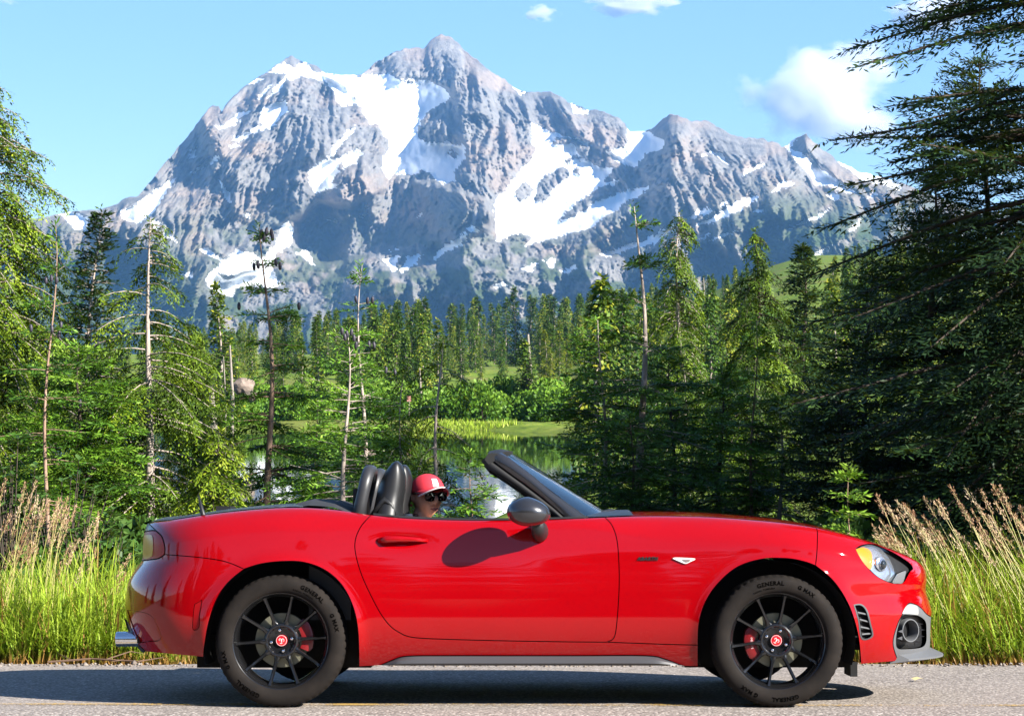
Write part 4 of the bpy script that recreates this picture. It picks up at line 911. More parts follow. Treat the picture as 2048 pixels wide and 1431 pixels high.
def wid(x, z):
    x = np.asarray(x, float); z = np.asarray(z, float)
    W0 = .838+.032*np.exp(-((x-XF)/.40)**2)+.034*np.exp(-((x-XR)/.46)**2)
    w = W0-.34*np.maximum(z-.50, 0)**2-1.5*np.maximum(.43-z, 0)**2
    w = w+.0035*np.exp(-((z-(.715+.03*(x-.3)))/.035)**2)*sstep(-.1, .5, x)*(1-sstep(1.2, 1.6, x))      # line along fender and door
    w = w-.000*np.exp(-((z-.60)/.09)**2)*sstep(-.5, 0, x)*(1-sstep(.5, .95, x))                        # slight hollow of the door
    for xw in (XF, XR):
        r = np.hypot(x-xw, z-ZW)
        w = w+.017*np.exp(-((r-.352)/.04)**2)*sstep(.15, .3, z)
    hx = (x-_h0[0])/.125; hz = (z-_h0[1])/.034
    w = w-.018*np.exp(-(hx**2+hz**2)*1.6)
    Rr = shoulder(x); Ry = Rr*1.05
    s = np.clip((z-(zt(x)-Rr))/Rr, 0, .9995)
    w = w-Ry*(1-np.sqrt(1-s*s))
    u = np.clip((x-1.25)/(xn(z)-1.25), 0, 1); w = w*np.sqrt(np.maximum(1-u**2.6, 0))
    u = np.clip((x+1.30)/(xr(z)+1.30), 0, 1); w = w*np.sqrt(np.maximum(1-u**3.0, 0))
    return np.maximum(w, 0)
def wnorm(x, z, e=1e-4):
    wx = (wid(x+e, z)-wid(x-e, z))/(2*e); wz = (wid(x, z+e)-wid(x, z-e))/(2*e)
    zc = np.minimum(z, zt(x)-.0002)
    n = np.stack([-wx, -np.ones_like(wx), -wz], -1); return n/np.linalg.norm(n, axis=1)[:, None]
def hit(px, py):
    """where the sight line through a photo pixel meets the near flank: (x, z)"""
    ys = np.linspace(-.95, 0, 400)
    d = _ci@Vector(((px-CX)/FPX, 1, (HY-py)/FPX)); t = (ys-_co.y)/d.y
    x = _co.x+d.x*t; z = _co.z+d.z*t
    g = ys+wid(x, z); k = np.argmax(g >= 0)
    if g[k] < 0: k = len(ys)-1
    if k > 0 and g[k] != g[k-1]:
        a = -g[k-1]/(g[k]-g[k-1]); return (x[k-1]+(x[k]-x[k-1])*a, z[k-1]+(z[k]-z[k-1])*a)
    return (x[k], z[k])
def smooth_px(pts, n=6):
    p = [np.array(q, float) for q in pts]; out = []
    if len(p) < 3: 
        return [tuple(p[0]+(p[1]-p[0])*i/8) for i in range(9)]
    for i in range(len(p)-1):
        p0, p1, p2, p3 = p[max(i-1, 0)], p[i], p[i+1], p[min(i+2, len(p)-1)]
        for k in range(n):
            t = k/n
            out.append(tuple(.5*((2*p1)+(-p0+p2)*t+(2*p0-5*p1+4*p2-p3)*t*t+(-p0+3*p1-3*p2+p3)*t**3)))
    out.append(tuple(p[-1])); return out
def seg(*pts): return [hit(*q) for q in smooth_px(pts)]
def crest(xa, xb):
    n = max(3, int(abs(xb-xa)/.012)); return [(x, float(zt(x))) for x in np.linspace(xa, xb, n)]
def nose(za, zb):
    return [(float(xn(z))-.0006, z) for z in np.linspace(za, zb, max(3, int(abs(zb-za)/.006)))]
def tail(za, zb):
    return [(float(xr(z))+.0006, z) for z in np.linspace(za, zb, max(3, int(abs(zb-za)/.006)))]
def ring(*segs):
    out = []
    for s in segs:
        for q in s:
            if not out or math.hypot(q[0]-out[-1][0], q[1]-out[-1][1]) > .0012: out.append((float(q[0]), float(q[1])))
    if math.hypot(out[0][0]-out[-1][0], out[0][1]-out[-1][1]) < .0012: out.pop()
    return out
def resample(poly, h):
    out = []
    for i in range(len(poly)):
        a = np.array(poly[i]); b = np.array(poly[(i+1) % len(poly)]); n = max(1, int(np.linalg.norm(b-a)/h+.5))
        for k in range(n): out.append(tuple(a+(b-a)*k/n))
    return out
def inset(poly, d):
    P = np.array(poly); n = len(P)
    A = 0.5*np.sum(P[:, 0]*np.roll(P[:, 1], -1)-np.roll(P[:, 0], -1)*P[:, 1])
    t = np.roll(P, -1, 0)-np.roll(P, 1, 0); t /= np.maximum(np.linalg.norm(t, axis=1), 1e-9)[:, None]
    nrm = np.stack([-t[:, 1], t[:, 0]], -1)*(1 if A > 0 else -1)
    return [tuple(q) for q in P+nrm*d]
def panel(name, poly, mat, parent, off=0.0, gap=.0022, holes=(), h=.016, sides=(-1, 1), rim=.016, ends=True, fun=None, label=None):
    """a body panel: outline in side view, laid on the flank and given an inward rim"""
    wf = fun or wid
    P = resample(inset(poly, gap), .010); H = [resample(inset(q, -.0005), .010) for q in holes]
    Pn = np.array(P); lo = Pn.min(0); hi = Pn.max(0)
    g = []
    for r, z in enumerate(np.arange(lo[1], hi[1], h*.87)):
        for x in np.arange(lo[0]+(r % 2)*h/2, hi[0], h): g.append((x, z))
    g = np.array(g) if g else np.zeros((0, 2))
    if len(g):
        keep = g[:, 1] < zt(g[:, 0])-shoulder(g[:, 0])-.004
        un = (g[:, 0]-1.25)/(xn(g[:, 1])-1.25); ut = (g[:, 0]+1.30)/(xr(g[:, 1])+1.30)
        keep &= (un < .87) & (ut < .87); g = g[keep]
    ex = []
    for x in np.arange(lo[0], hi[0], .02):
        Rr = float(shoulder(np.array(x))); T = float(zt(x))
        for th in (0, 14, 28, 40, 50, 59, 67, 74, 80, 85): ex.append((x, T-Rr+Rr*math.sin(R(th))))
    for z in np.arange(lo[1], hi[1], .012):
        for u in (.885, .91, .93, .95, .965, .977, .987, .994):
            ex.append((1.25+(float(xn(z))-1.25)*u, z)); ex.append((-1.30+(float(xr(z))+1.30)*u, z))
    g = np.vstack([g, np.array(ex)])
    ok = in_poly(g[:, 0], g[:, 1], P)
    for q in H: ok &= ~in_poly(g[:, 0], g[:, 1], q)
    g = g[ok]; B = np.array(P+[p for q in H for p in q])
    if len(g):
        d = np.min((g[:, None, 0]-B[None, :, 0])**2+(g[:, None, 1]-B[None, :, 1])**2, axis=1)
        g = g[d > .0045**2]
    pts = [Vector(p) for p in P]; ed = [(i, (i+1) % len(P)) for i in range(len(P))]
    for q in H:
        b = len(pts); pts += [Vector(p) for p in q]; ed += [(b+i, b+(i+1) % len(q)) for i in range(len(q))]
    pts += [Vector(p) for p in g]
    ov, oe, of, *_ = delaunay_2d_cdt(pts, ed, [], 0, 1e-6)
    v2 = np.array([tuple(p) for p in ov]); tri = np.array([f for f in of if len(f) == 3])
    ce = v2[tri].mean(1); ok = in_poly(ce[:, 0], ce[:, 1], P)
    for q in H: ok &= ~in_poly(ce[:, 0], ce[:, 1], q)
    tri = tri[ok]
    x, z = v2[:, 0], v2[:, 1]; y = -(wf(x, z)+off); nr = wnorm(x, z)
    V = np.stack([x, y, z], -1)
    a, b, c = V[tri[:, 0]], V[tri[:, 1]], V[tri[:, 2]]
    fl = np.cross(b-a, c-a)[:, 1] > 0; tri[fl] = tri[fl][:, ::-1]
    # rim
    cnt = {}
    for t in tri:
        for k in range(3):
            e = (t[k], t[(k+1) % 3]); cnt[e] = 1
    be = [e for e in cnt if (e[1], e[0]) not in cnt]
    nv = len(V); rv = []; rn = []; rf = []
    for (i, j) in be:
        k = nv+len(rv); ins = np.array([0, rim, 0])
        tdir = V[j]-V[i]; on = np.array([tdir[2], 0, -tdir[0]]); on /= max(np.linalg.norm(on), 1e-9); on = on*-1
        rv += [V[i], V[j], V[j]+ins, V[i]+ins]; rn += [on]*4; rf.append((k, k+3, k+2, k+1))
    VV = np.vstack([V, np.array(rv)]) if rv else V; NN = np.vstack([nr, np.array(rn)]) if rv else nr
    outs = []
    for sd in sides:
        m = np.array([1, 1, 1]) if sd == -1 else np.array([1, -1, 1])
        F = [tuple(t) for t in tri]+[tuple(q) for q in rf]
        if sd == 1: F = [tuple(reversed(f)) for f in F]
        me = bpy.data.meshes.new(name); me.from_pydata([tuple(p) for p in VV*m], [], F); me.update()
        me.polygons.foreach_set('use_smooth', np.ones(len(me.polygons), dtype=bool))
        me.normals_split_custom_set_from_vertices([tuple(p) for p in NN*m])
        o = link(name, me, mat, parent); outs.append(o)
        if label: o['label'] = label
    return outs if len(outs) > 1 else outs[0]

def car_paint():
    t = NT('red_car_paint')
    fl = t.noise(900, 2, .5); big = t.noise(3, 3)
    c = t.mix(big, (.255, .0006, .0025), (.285, .0009, .003))
    # road dust low on the flanks
    tc = t.n('TexCoord'); sp = t.n('SeparateXYZ'); t.l(tc.outputs['Object'], sp.inputs[0])
    lo = t.n('MapRange'); lo.inputs[1].default_value = .42; lo.inputs[2].default_value = .16; t.l(sp.outputs[2], lo.inputs[0])
    sk = t.ramp(t.noise(120, 4, .8), [(.62, 0.0), (.70, .75)]); d = t.math('MULTIPLY', sk, lo.outputs[0])
    c = t.mix(t.math('MULTIPLY', d, .6), c, (.30, .2, .15))
    t.set(Base_Color=c, Roughness=.5, Metallic=.0, Specular_IOR_Level=.0, Coat_Weight=1.0, Coat_Roughness=.03, Coat_IOR=1.5)
    return t.m
def thin_glass(name, col):
    t = NT(name); tr = t.n('BsdfTransparent'); tr.inputs[0].default_value = (*col, 1); gl = t.n('BsdfGlossy'); gl.inputs['Roughness'].default_value = .0
    fz = t.n('Fresnel'); fz.inputs[0].default_value = 1.5; mx = t.n('MixShader'); t.l(fz.outputs[0], mx.inputs[0]); t.l(tr.outputs[0], mx.inputs[1]); t.l(gl.outputs[0], mx.inputs[2]); t.l(mx.outputs[0], t.out.inputs[0])
    t.t.nodes.remove(t.b); return t.m
M_red = car_paint()
M_blk = plain('black_plastic', (.012, .012, .013), .45); M_seal = plain('black_rubber_seal', (.008, .008, .008), .6)
M_void = plain('dark_inner_shell', (.004, .004, .004), .9)
M_grey = plain('graphite_metallic', (.05, .05, .055), .25, .6, .8); M_skirt = plain('grey_skirt_plastic', (.05, .05, .056), .45)
M_bez = plain('grey_bumper_plastic', (.105, .108, .115), .45); M_deck = plain('matte_graphite_deck', (.035, .037, .042), .42, .2, .3)
M_chr = plain('chrome', (.8, .8, .82), .08, 1.0, var=.02); M_leather = plain('black_leather', (.010, .010, .011), .42, scale=40)
M_hoop = plain('grey_hoop_plastic', (.028, .028, .031), .42); M_alloy = plain('gloss_black_alloy', (.010, .010, .011), .22, .3, .6)
M_fabric = plain('soft_top_fabric', (.016, .017, .02), .85, scale=60)
M_white = plain('white_print', (.72, .45, .45), .5)

# shared seams
D_REAR = [(742,1029),(722,1052),(711,1078),(711,1105),(723,1148),(744,1194),(764,1230),(784,1254),(808,1269)]
D_BOT = [(808,1269),(840,1275),(950,1279),(1100,1282),(1212,1283)]
D_FRONT = [(1212,1283),(1228,1274),(1234,1240),(1238,1180),(1238,1130),(1234,1080),(1224,1050),(1209,1033)]
BUMP_R = [(330,1108),(400,1114),(450,1122),(488,1137)]
ARCH_RB = [(488,1137),(455,1165),(432,1200),(417,1245),(409,1290),(407,1313)]
ARCH_RF = [(488,1137),(520,1127),(560,1122),(605,1123),(648,1138),(683,1168),(706,1212),(716,1262),(718,1332)]
SK_TOP = [(760,1330),(785,1319),(815,1311),(900,1310),(1000,1310),(1150,1310),(1290,1310),(1330,1317),(1366,1331)]
ARCH_FB = [(1396,1332),(1396,1289)]
ARCH_FT = [(1396,1289),(1398,1245),(1410,1205),(1435,1167),(1475,1133),(1525,1117),(1575,1116),(1608,1122),(1631,1130)]
ARCH_FF = [(1631,1130),(1668,1162),(1698,1210),(1716,1268),(1722,1327)]
BUMP_F = [(1631,1130),(1634,1100),(1635,1060)]
LAMP_R = [(298,1047),(312,1060),(324,1072),(330,1092),(330,1108)]
LAMP_B = [(330,1108),(318,1116),(300,1119),(284,1121)]
BEZ_T = [(1862,1233),(1852,1226),(1842,1215),(1831,1208),(1817,1206),(1807,1224),(1795,1248),(1786,1285),(1796,1321)]
HEAD = [(1711,1096),(1724,1089),(1745,1087),(1765,1094),(1790,1106),(1818,1124),(1826,1136),(1820,1143),(1808,1163),(1796,1167),(1775,1163),(1750,1149),(1727,1125),(1711,1096)]
VENT = [(1710,1210),(1722,1210),(1732,1221),(1739,1247),(1743,1270),(1725,1274),(1719,1240),(1710,1210)]
rv = lambda s: list(reversed(s))
def build_body():
    sR, sB, sF = seg(*D_REAR), seg(*D_BOT), seg(*D_FRONT)
    xA, xB = sR[0][0], sF[-1][0]
    sR[0] = (xA, float(zt(xA))); sF[-1] = (xB, float(zt(xB)))
    door = ring(sR, sB, sF, crest(xB, xA))
    od, of_ = panel('door', door, M_red, car)
    sAF = seg(*ARCH_RF); sAFb = seg(*ARCH_FB)
    lampR = seg(*LAMP_R); xL = lampR[0][0]; lampR[0] = (xL, float(zt(xL)))
    bumpR = seg(*BUMP_R); skt = seg(*SK_TOP); sill_front = seg((1396,1289),(1320,1287),(1212,1283))
    quarter = ring(crest(xA, xL), lampR, bumpR, sAF, seg((718,1332),(760,1330)), skt, seg((1366,1331),(1396,1332)), sAFb, sill_front, rv(sB), rv(sR))
    panel('rear_quarter', quarter, M_red, car)
    sBF = seg(*BUMP_F); xS = sBF[-1][0]; sBF[-1] = (xS, float(zt(xS)))
    fender = ring(rv(sF), rv(sill_front), seg(*ARCH_FT), sBF, crest(xS, xB))
    panel('front_fender', fender, M_red, car)
    zc = at_y(1862, 1233, -.12)[1]
    xN = float(xn(float(zt(2.0))))
    xe = 2.02
    for _ in range(30): xe = .5*xe+.5*(float(xn(float(zt(xe))))-.001)
    bez = seg(*BEZ_T); bez[0] = (float(xn(zc))-.0006, zc)
    head = ring(seg(*HEAD)); vent = ring(seg(*VENT))
    bumper = ring(crest(xS, xe), nose(float(zt(xe)), zc), bez, seg((1796,1321),(1760,1324),(1722,1327)), rv(seg(*ARCH_FF)), sBF)
    panel('front_bumper', bumper, M_red, car, holes=[head, vent])
    # grey bezel with a cavity
    zb = at_y(1858, 1314, -.12)[1]
    cav = ring(seg((1800,1240),(1806,1229),(1822,1229),(1838,1231),(1851,1242),(1853,1262),(1852,1284),(1842,1294),(1815,1297),(1796,1296),(1792,1284),(1794,1262),(1800,1240)))
    bz = ring(rv(bez), nose(zc, zb), seg((1858,1314),(1825,1318),(1796,1321)))
    for b in panel('bumper_grille_surround', bz, M_bez, car, holes=[cav], rim=.05):
        b['label'] = 'dark grey air intake surround'
    # rear bumper and lamps
    zl = at_y(284, 1121, -.2)[1]; zb2 = at_y(284, 1303, -.2)[1]
    lampB = seg(*LAMP_B); lampB[-1] = (float(xr(zl))+.0006, zl)
    sm = ring(seg((389,1207),(399,1202),(404,1200),(400,1228),(398,1254),(386,1258),(386,1230),(389,1207)))
    rb = ring(lampB[0:1], bumpR, seg(*ARCH_RB), seg((407,1313),(350,1308),(287,1302)), tail(zb2, zl), rv(lampB))
    ins = ring(seg((254,1219),(285,1223),(303,1231),(313,1247),(322,1268),(318,1280),(300,1282),(280,1282),(266,1255),(254,1219)))
    panel('rear_bumper', rb, M_red, car, holes=[sm, ins])
    for b in panel('bumper_insert', ins, M_red, car, off=-.010): b['label'] = 'recessed panel low on the rear bumper'
    M_lens = NT('red_lens'); M_lens.set(Base_Color=(.30, .004, .006), Roughness=.35, Specular_IOR_Level=.15); M_lens = M_lens.m
    for b in panel('side_reflector', sm, M_lens, car, off=-.002): b['label'] = 'red reflector ahead of the rear bumper corner'
    zl0 = at_y(292, 1062, -.35)[1]
    ltop = seg((288,1063),(300,1060),(312,1060))
    lamp = ring(lampR[lampR.index(min(lampR, key=lambda q: (q[0]-ltop[-1][0])**2+(q[1]-ltop[-1][1])**2)):], lampB, tail(zl, float(ltop[0][1])), ltop)
    for b in panel('tail_lamp', lamp, M_lens, car, off=.003, gap=.004): pass
    cl = NT('clear_lens'); cl.set(Base_Color=(.45, .25, .05), Roughness=.3, Specular_IOR_Level=.25); cl = cl.m
    cin = ring(seg((287,1070),(300,1068),(306,1075),(306,1105),(302,1113),(287,1114),(287,1070)))
    for b in panel('lamp_window', cin, cl, car, off=.006, gap=.001): pass
    # corner above the tail lamp
    cor = ring(tail(float(ltop[0][1]), float(zt(-1.87))), crest(-1.87, xL), lampR[:lampR.index(min(lampR, key=lambda q: (q[0]-ltop[-1][0])**2+(q[1]-ltop[-1][1])**2))], rv(ltop))
    panel('tail_corner', cor, M_deck, car)
    dif = ring(seg((249,1236),(256,1243),(266,1264),(277,1288),(290,1301),(284,1303),(272,1288),(258,1262),(249,1236)))
    for b in panel('diffuser', dif, M_blk, car, off=.006, gap=0): pass
    # dark shell behind the gaps
    full = ring(crest(xe-.01, -1.86), tail(float(zt(-1.86)), zb2), seg((290,1302),(350,1308),(407,1313)), rv(seg(*ARCH_RB)), seg(*ARCH_RF), seg((718,1332),(900,1331),(1100,1331),(1396,1332)), sAFb, seg(*ARCH_FT), seg(*ARCH_FF), seg((1722,1327),(1796,1321),(1855,1314)), nose(zb, float(zt(xe-.01))))
    fs = lambda x, z: np.maximum(wid(x, z)-.018, 0)
    sh = panel('inner_shell', full, M_void, car, gap=.006, holes=[head, vent, cav], h=.03, rim=.05, fun=fs)
    return head, vent, cav, xB, xA, xe
HEADP, VENTP, CAVP, X_DF, X_DR, X_E = build_body()

def top_sheet(name, xa, xb, mat, crown=.02, edge=0.0, lift=0.0, n=60, m=28, power=2.0, endfall=0.0):
    xs = np.linspace(xa, xb, n); V = []; F = []
    for i, x in enumerate(xs):
        T = float(zt(x)); yc = max(float(wid(np.array(x), np.array(T)))-edge, .002)
        k = min(1, (xb-x)/.12, (x-xa)/.12) if endfall else 1
        for j in range(m+1):
            s = -1+2*j/m; V.append((x, s*yc, T+lift+crown*min(1, yc/.4)*(1-abs(s)**power)-endfall*(1-k)))
    for i in range(n-1):
        for j in range(m):
            a = i*(m+1)+j; F.append((a, a+m+1, a+m+2, a+1))
    me = mesh_np(name, V, F, smooth=True)
    return link(name, me, mat, car)
top_sheet('hood', at_y(1262, 1031, -.7)[0], X_E-.002, M_red, .022, n=110)
top_sheet('rear_deck_rail', -1.86, -1.04, M_red, .004, n=60)
lid = top_sheet('trunk_lid', -1.845, -1.00, M_deck, .020, edge=.06, lift=.004, n=60)
lid['label'] = 'matte graphite trunk lid'
tn = top_sheet('soft_top_cover', -1.10, -.735, M_fabric, .036, edge=.10, lift=.010, n=40, power=3, endfall=.03)
tn['label'] = 'folded black soft top behind the seats'
top_sheet('cowl', .36, at_y(1268, 1031, -.7)[0], M_blk, .028, edge=.02, lift=.004, n=24)

def build_details():
    # windscreen frame, glass
    FR = [(1180,1038),(1152,1017),(1108,986),(1066,951),(1036,928),(1018,914),(1003,904)]
    MI = [(1136,1038),(1112,1016),(1085,994),(1050,967),(1014,941),(990,923),(977,909)]
    BK = [(1118,1038),(1098,1022),(1066,998),(1030,972),(996,949),(974,936),(962,921)]
    ys = np.linspace(-.70, -.585, 7); ys_ = list(ys)
    for sd in (-1, 1):
        for nm, A, B, mat, dy in (('windscreen_pillar', FR, MI, M_grey, 0.0), ('windscreen_seal', MI, BK, M_seal, .012)):
            V = []; F = []
            for k in range(7):
                y = ys[k]+dy; a = at_y(*A[k], y); b = at_y(*B[k], y)
                md = ((a[0]+b[0])/2, (a[1]+b[1])/2)
                for (q, yy) in ((a, y+.012), (((a[0]*3+b[0])/4, (a[1]*3+b[1])/4), y-.004), (md, y-.008), (((a[0]+b[0]*3)/4, (a[1]+b[1]*3)/4), y-.004), (b, y+.006), (b, y+.05), (a, y+.05)):
                    V.append((q[0], yy*(1 if sd == -1 else -1), q[1]))
            for k in range(6):
                for j in range(7): F.append((k*7+j, k*7+(j+1) % 7, (k+1)*7+(j+1) % 7, (k+1)*7+j))
            F.append(tuple(range(7))); F.append(tuple(range(42, 49)))
            b_ = MB().add(V, F); b_.obj(nm, mat, car, auto=50)
    # header rail across the top of the windscreen
    V = []; F = []; n = 15
    sec = [at_y(1003, 904, -.585), at_y(985, 900, -.585), at_y(972, 903, -.585), at_y(962, 921, -.585), at_y(974, 936, -.585), at_y(1000, 922, -.585)]
    for i in range(n):
        y = -.597+1.194*i/(n-1); s = abs(y)/.597; bulge = .055*(1-s**2.2); up = .018*(1-s**2.2)
        mc = (sum(q[0] for q in sec)/len(sec), sum(q[1] for q in sec)/len(sec)); kk = 1-.35*max(0, (s-.86)/.14)**2
        for q in sec: V.append((mc[0]+(q[0]-mc[0])*kk+bulge, y, mc[1]+(q[1]-mc[1])*kk+up))
    k = len(sec)
    for i in range(n-1):
        for j in range(k): F.append((i*k+j, i*k+(j+1) % k, (i+1)*k+(j+1) % k, (i+1)*k+j))
    F.append(tuple(range(k))); F.append(tuple(range((n-1)*k, n*k)))
    MB().add(V, F).obj('windscreen_header', M_seal, car, auto=45)
    MG = thin_glass('windscreen_glass', (.86, .93, .92))
    V = []; F = []; nt_, ns = 16, 24
    for layer in (0, 1):
        for i in range(nt_):
            q = i/(nt_-1)
            e = at_y(1174+(1014-1174)*q, 1035+(913-1035)*q, -.665+.095*q); c = at_y(1218+(1030-1218)*q, 1025+(908-1025)*q, 0)
            ye = .665-.095*q
            for j in range(ns+1):
                s = -1+2*j/ns; f = 1-abs(s)**2.0
                V.append((e[0]+(c[0]-e[0])*f-.004*layer, s*ye, e[1]+(c[1]-e[1])*f-.003*layer))
    nn = nt_*(ns+1)
    for layer in (0, 1):
        for i in range(nt_-1):
            for j in range(ns):
                a = layer*nn+i*(ns+1)+j; q = (a, a+1, a+ns+2, a+ns+1); F.append(q if layer == 0 else q[::-1])
    for i in range(nt_-1):
        for j in (0, ns): a = i*(ns+1)+j; F.append((a, a+ns+1, a+ns+1+nn, a+nn))
    for j in range(ns):
        for i in (0, nt_-1): a = i*(ns+1)+j; F.append((a, a+1, a+1+nn, a+nn))
    MB().add(V, F).obj('windscreen', MG, car, auto=50)
    # wiper
    a, b, c = at_y(1176, 1030, -.4), at_y(1222, 1020, -.2), at_y(1275, 1030, -.1)
    MB().tube([(a[0], -.42, a[1]), (b[0], -.2, b[1]), (c[0], 0, c[1])], .009, 6).obj('wiper', M_blk, car, smooth=True)
    # door mirrors
    for sd in (-1, 1):
        m = MB(); V = []; F = []; cx, cz = at_y(1056, 1023, -.98); nu, nv = 28, 18
        for i in range(nu):
            for j in range(nv+1):
                th = math.pi*j/nv; ph = 2*math.pi*i/nu
                dx, dy, dz = -math.cos(th), math.sin(th)*math.cos(ph), math.sin(th)*math.sin(ph)
                ax = .098 if dx < 0 else .104
                pw = .8 if dx < 0 else 1.0
                sx = math.copysign(abs(dx)**1.0, dx)
                z = dz*(.070 if dz > 0 else .066)*(1-.12*(dx > 0)*dx); 
                V.append((cx+sx*ax, sd*(.985)+dy*.09, cz+z-.012*(dx > 0)*dx))
        for i in range(nu):
            for j in range(nv): F.append((i*(nv+1)+j, ((i+1) % nu)*(nv+1)+j, ((i+1) % nu)*(nv+1)+j+1, i*(nv+1)+j+1))
        mo = m.add(V, F).obj('door_mirror', M_grey, car, smooth=True)
        if sd == -1: mo['label'] = 'graphite mirror on the near door'
        bx, bz = at_y(1078, 1060, -.87); q = MB()
        q.tube([(bx+.01, sd*.75, bz-.012), (bx+.005, sd*.82, bz-.005), (bx-.002, sd*.875, bz+.006), (bx-.01, sd*.95, bz+.035)], [.046, .05, .044, .03], 14, flat=.8)
        q.obj('mirror_foot', M_blk, mo, smooth=True)
        q = MB(); q.lathe([(.0, 0), (.035, 0), (.036, .004)], 20, 'x', (cx-.088, sd*.985, cz)); q.obj('mirror_glass', M_chr, mo)
    # door handles
    for sd in (-1, 1):
        pts = [(758,1080.5),(775,1078),(800,1077),(830,1078),(856,1081)]; rad = [.013, .0165, .014, .011, .007]; P = []
        for i, q in enumerate(pts):
            x, z = hit(*q); P.append((x, sd*(float(wid(np.array(x), np.array(z)))+(.004, .030, .031, .024, .004)[i]), z))
        MB().tube(P, rad, 12, flat=.75).obj('door_handle', M_red, car, smooth=True)
    # side marker lamp, lettering on the fender
    mk = NT('marker_lens'); mk.set(Base_Color=(.8, .76, .72), Roughness=.15, Coat_Weight=1.0); mk = mk.m
    dm = ring(seg((1345,1116),(1352,1114),(1386,1115.5),(1390,1118),(1384,1121),(1373,1126),(1366,1125),(1345,1116)))
    for o in panel('side_marker_lamp', dm, mk, car, off=.007, gap=0): o['label'] = 'clear kite-shaped side marker lamp'
    di = ring(seg((1364,1118),(1378,1118),(1380,1121),(1372,1123.5),(1364,1118)))
    for o in panel('marker_bulb', di, plain('marker_bulb_grey', (.2, .16, .15), .3), car, off=.0095, gap=0): pass
build_details()

def text_mesh(body, size, shear=0.0, spacing=1.0, bold=0.0, ext=.0):
    cu = bpy.data.curves.new('lettering', 'FONT'); cu.body = body; cu.size = size; cu.shear = shear; cu.space_character = spacing
    cu.offset = bold; cu.extrude = ext; cu.align_x = 'CENTER'; cu.resolution_u = 3
    o = bpy.data.objects.new('lettering_tmp', cu); C.objects.link(o)
    dg = bpy.context.evaluated_depsgraph_get(); me = bpy.data.meshes.new_from_object(o.evaluated_get(dg))
    bpy.data.objects.remove(o); bpy.data.curves.remove(cu)
    return me
def fender_badge():
    me = text_mesh('ABARTH', .021, .25, 1.25, .0012, .002)
    x0, z0 = hit(1295, 1119.5)
    for v in me.vertices:
        x, z = x0+v.co.x, z0+v.co.y; v.co = (x, -(float(wid(np.array(x), np.array(z)))+.003+v.co.z), z)
    o = link('fender_badge', me, M_blk, car); o['label'] = 'black slanted lettering on the front fender'
fender_badge()

# ---------------- wheels
def rubber():
    t = NT('dusty_tyre_rubber')
    n1 = t.noise(9, 5, .65); c = t.mix(t.ramp(n1, [(.35, 0.0), (.7, 1.0)]), (.008, .0065, .0058), (.017, .0132, .011))
    t.set(Base_Color=c, Roughness=.8, Specular_IOR_Level=.15); t.bump(t.noise(150, 3), .2, .002); return t.m
M_tyre = rubber(); M_print = plain('tyre_lettering', (.0018, .0016, .0015), .9, Specular_IOR_Level=.0)
M_disc = plain('brake_disc_steel', (.24, .235, .17), .4, .7, scale=30); M_cal = plain('red_caliper', (.17, .005, .007), .35, 0, .4)
M_cap = plain('red_cap', (.5, .006, .012), .25, 0, .8)
def tyre_mesh():
    prof = [(.222, -.088), (.228, -.098), (.240, -.1045), (.258, -.108), (.274, -.1065), (.2885, -.101), (.297, -.094), (.3025, -.086), (.3055, -.076), (.3070, -.060), (.3072, -.052), (.3012, -.050), (.3012, -.044), (.3076, -.042), (.308, -.012), (.302, -.010), (.302, .010), (.308, .012), (.3076, .042), (.3012, .044), (.3012, .050), (.3072, .052), (.3070, .060), (.3055, .076), (.3025, .086), (.297, .094), (.2885, .101), (.274, .1065), (.258, .108), (.240, .1045), (.228, .098), (.222, .088)]
    N = 216; V = []; F = []
    for i, (r, a) in enumerate(prof):
        for k in range(N):
            rr = r
            if abs(a) > .055 and r > .297 and k % 4 == (0 if a < 0 else 2): rr = r-.0055
            t = 2*math.pi*(k+ (abs(a)-.07)*18*(1 if r > .29 else 0))/N
            V.append((rr*math.cos(t), a, rr*math.sin(t)))
    m = len(prof)
    for i in range(m-1):
        for k in range(N): F.append((i*N+k, (i+1)*N+k, (i+1)*N+(k+1) % N, i*N+(k+1) % N))
    me = mesh_np('tyre', V, F, smooth=True)
    return me
def arc_text(body, size, rad, ang, spacing=1.0, bold=.0006):
    me = text_mesh(body, size, 0, spacing, bold, .0)
    # the letters stand on the outer sidewall, reading clockwise
    sw_r = [.228, .240, .258, .274, .2885, .297]; sw_y = [-.098, -.1045, -.108, -.1065, -.101, -.094]
    V = np.array([v.co[:] for v in me.vertices]); t = R(ang)-V[:, 0]/rad; r = rad+V[:, 1]
    y = np.interp(r, sw_r, sw_y)-.0012
    for v, a, b, c in zip(me.vertices, r*np.cos(t), y, r*np.sin(t)): v.co = (a, b, c)
    return me
TY = tyre_mesh()
def spoke_mesh():
    m = MB(); V = []; F = []
    st = [(.060, .021, -.048, .030), (.078, .0135, -.050, .028), (.100, .0085, -.052, .026), (.140, .0068, -.058, .024), (.180, .0066, -.066, .022), (.200, .0078, -.072, .022), (.212, .011, -.076, .022)]
    for (r, hw, yf, dp) in st:
        for (x, y) in ((-hw, yf+.004), (-hw*.55, yf), (hw*.55, yf), (hw, yf+.004), (hw*1.2, yf+dp), (-hw*1.2, yf+dp)): V.append((x, y, r))
    for i in range(len(st)-1):
        for j in range(6): F.append((i*6+j, i*6+(j+1) % 6, (i+1)*6+(j+1) % 6, (i+1)*6+j))
    F.append(tuple(range(6))); F.append(tuple(range(36, 42)))
    m.add(V, F); me = m.mesh('spoke'); me.polygons.foreach_set('use_smooth', np.ones(len(me.polygons), dtype=bool)); sharp(me, 38); return me
SPK = spoke_mesh()
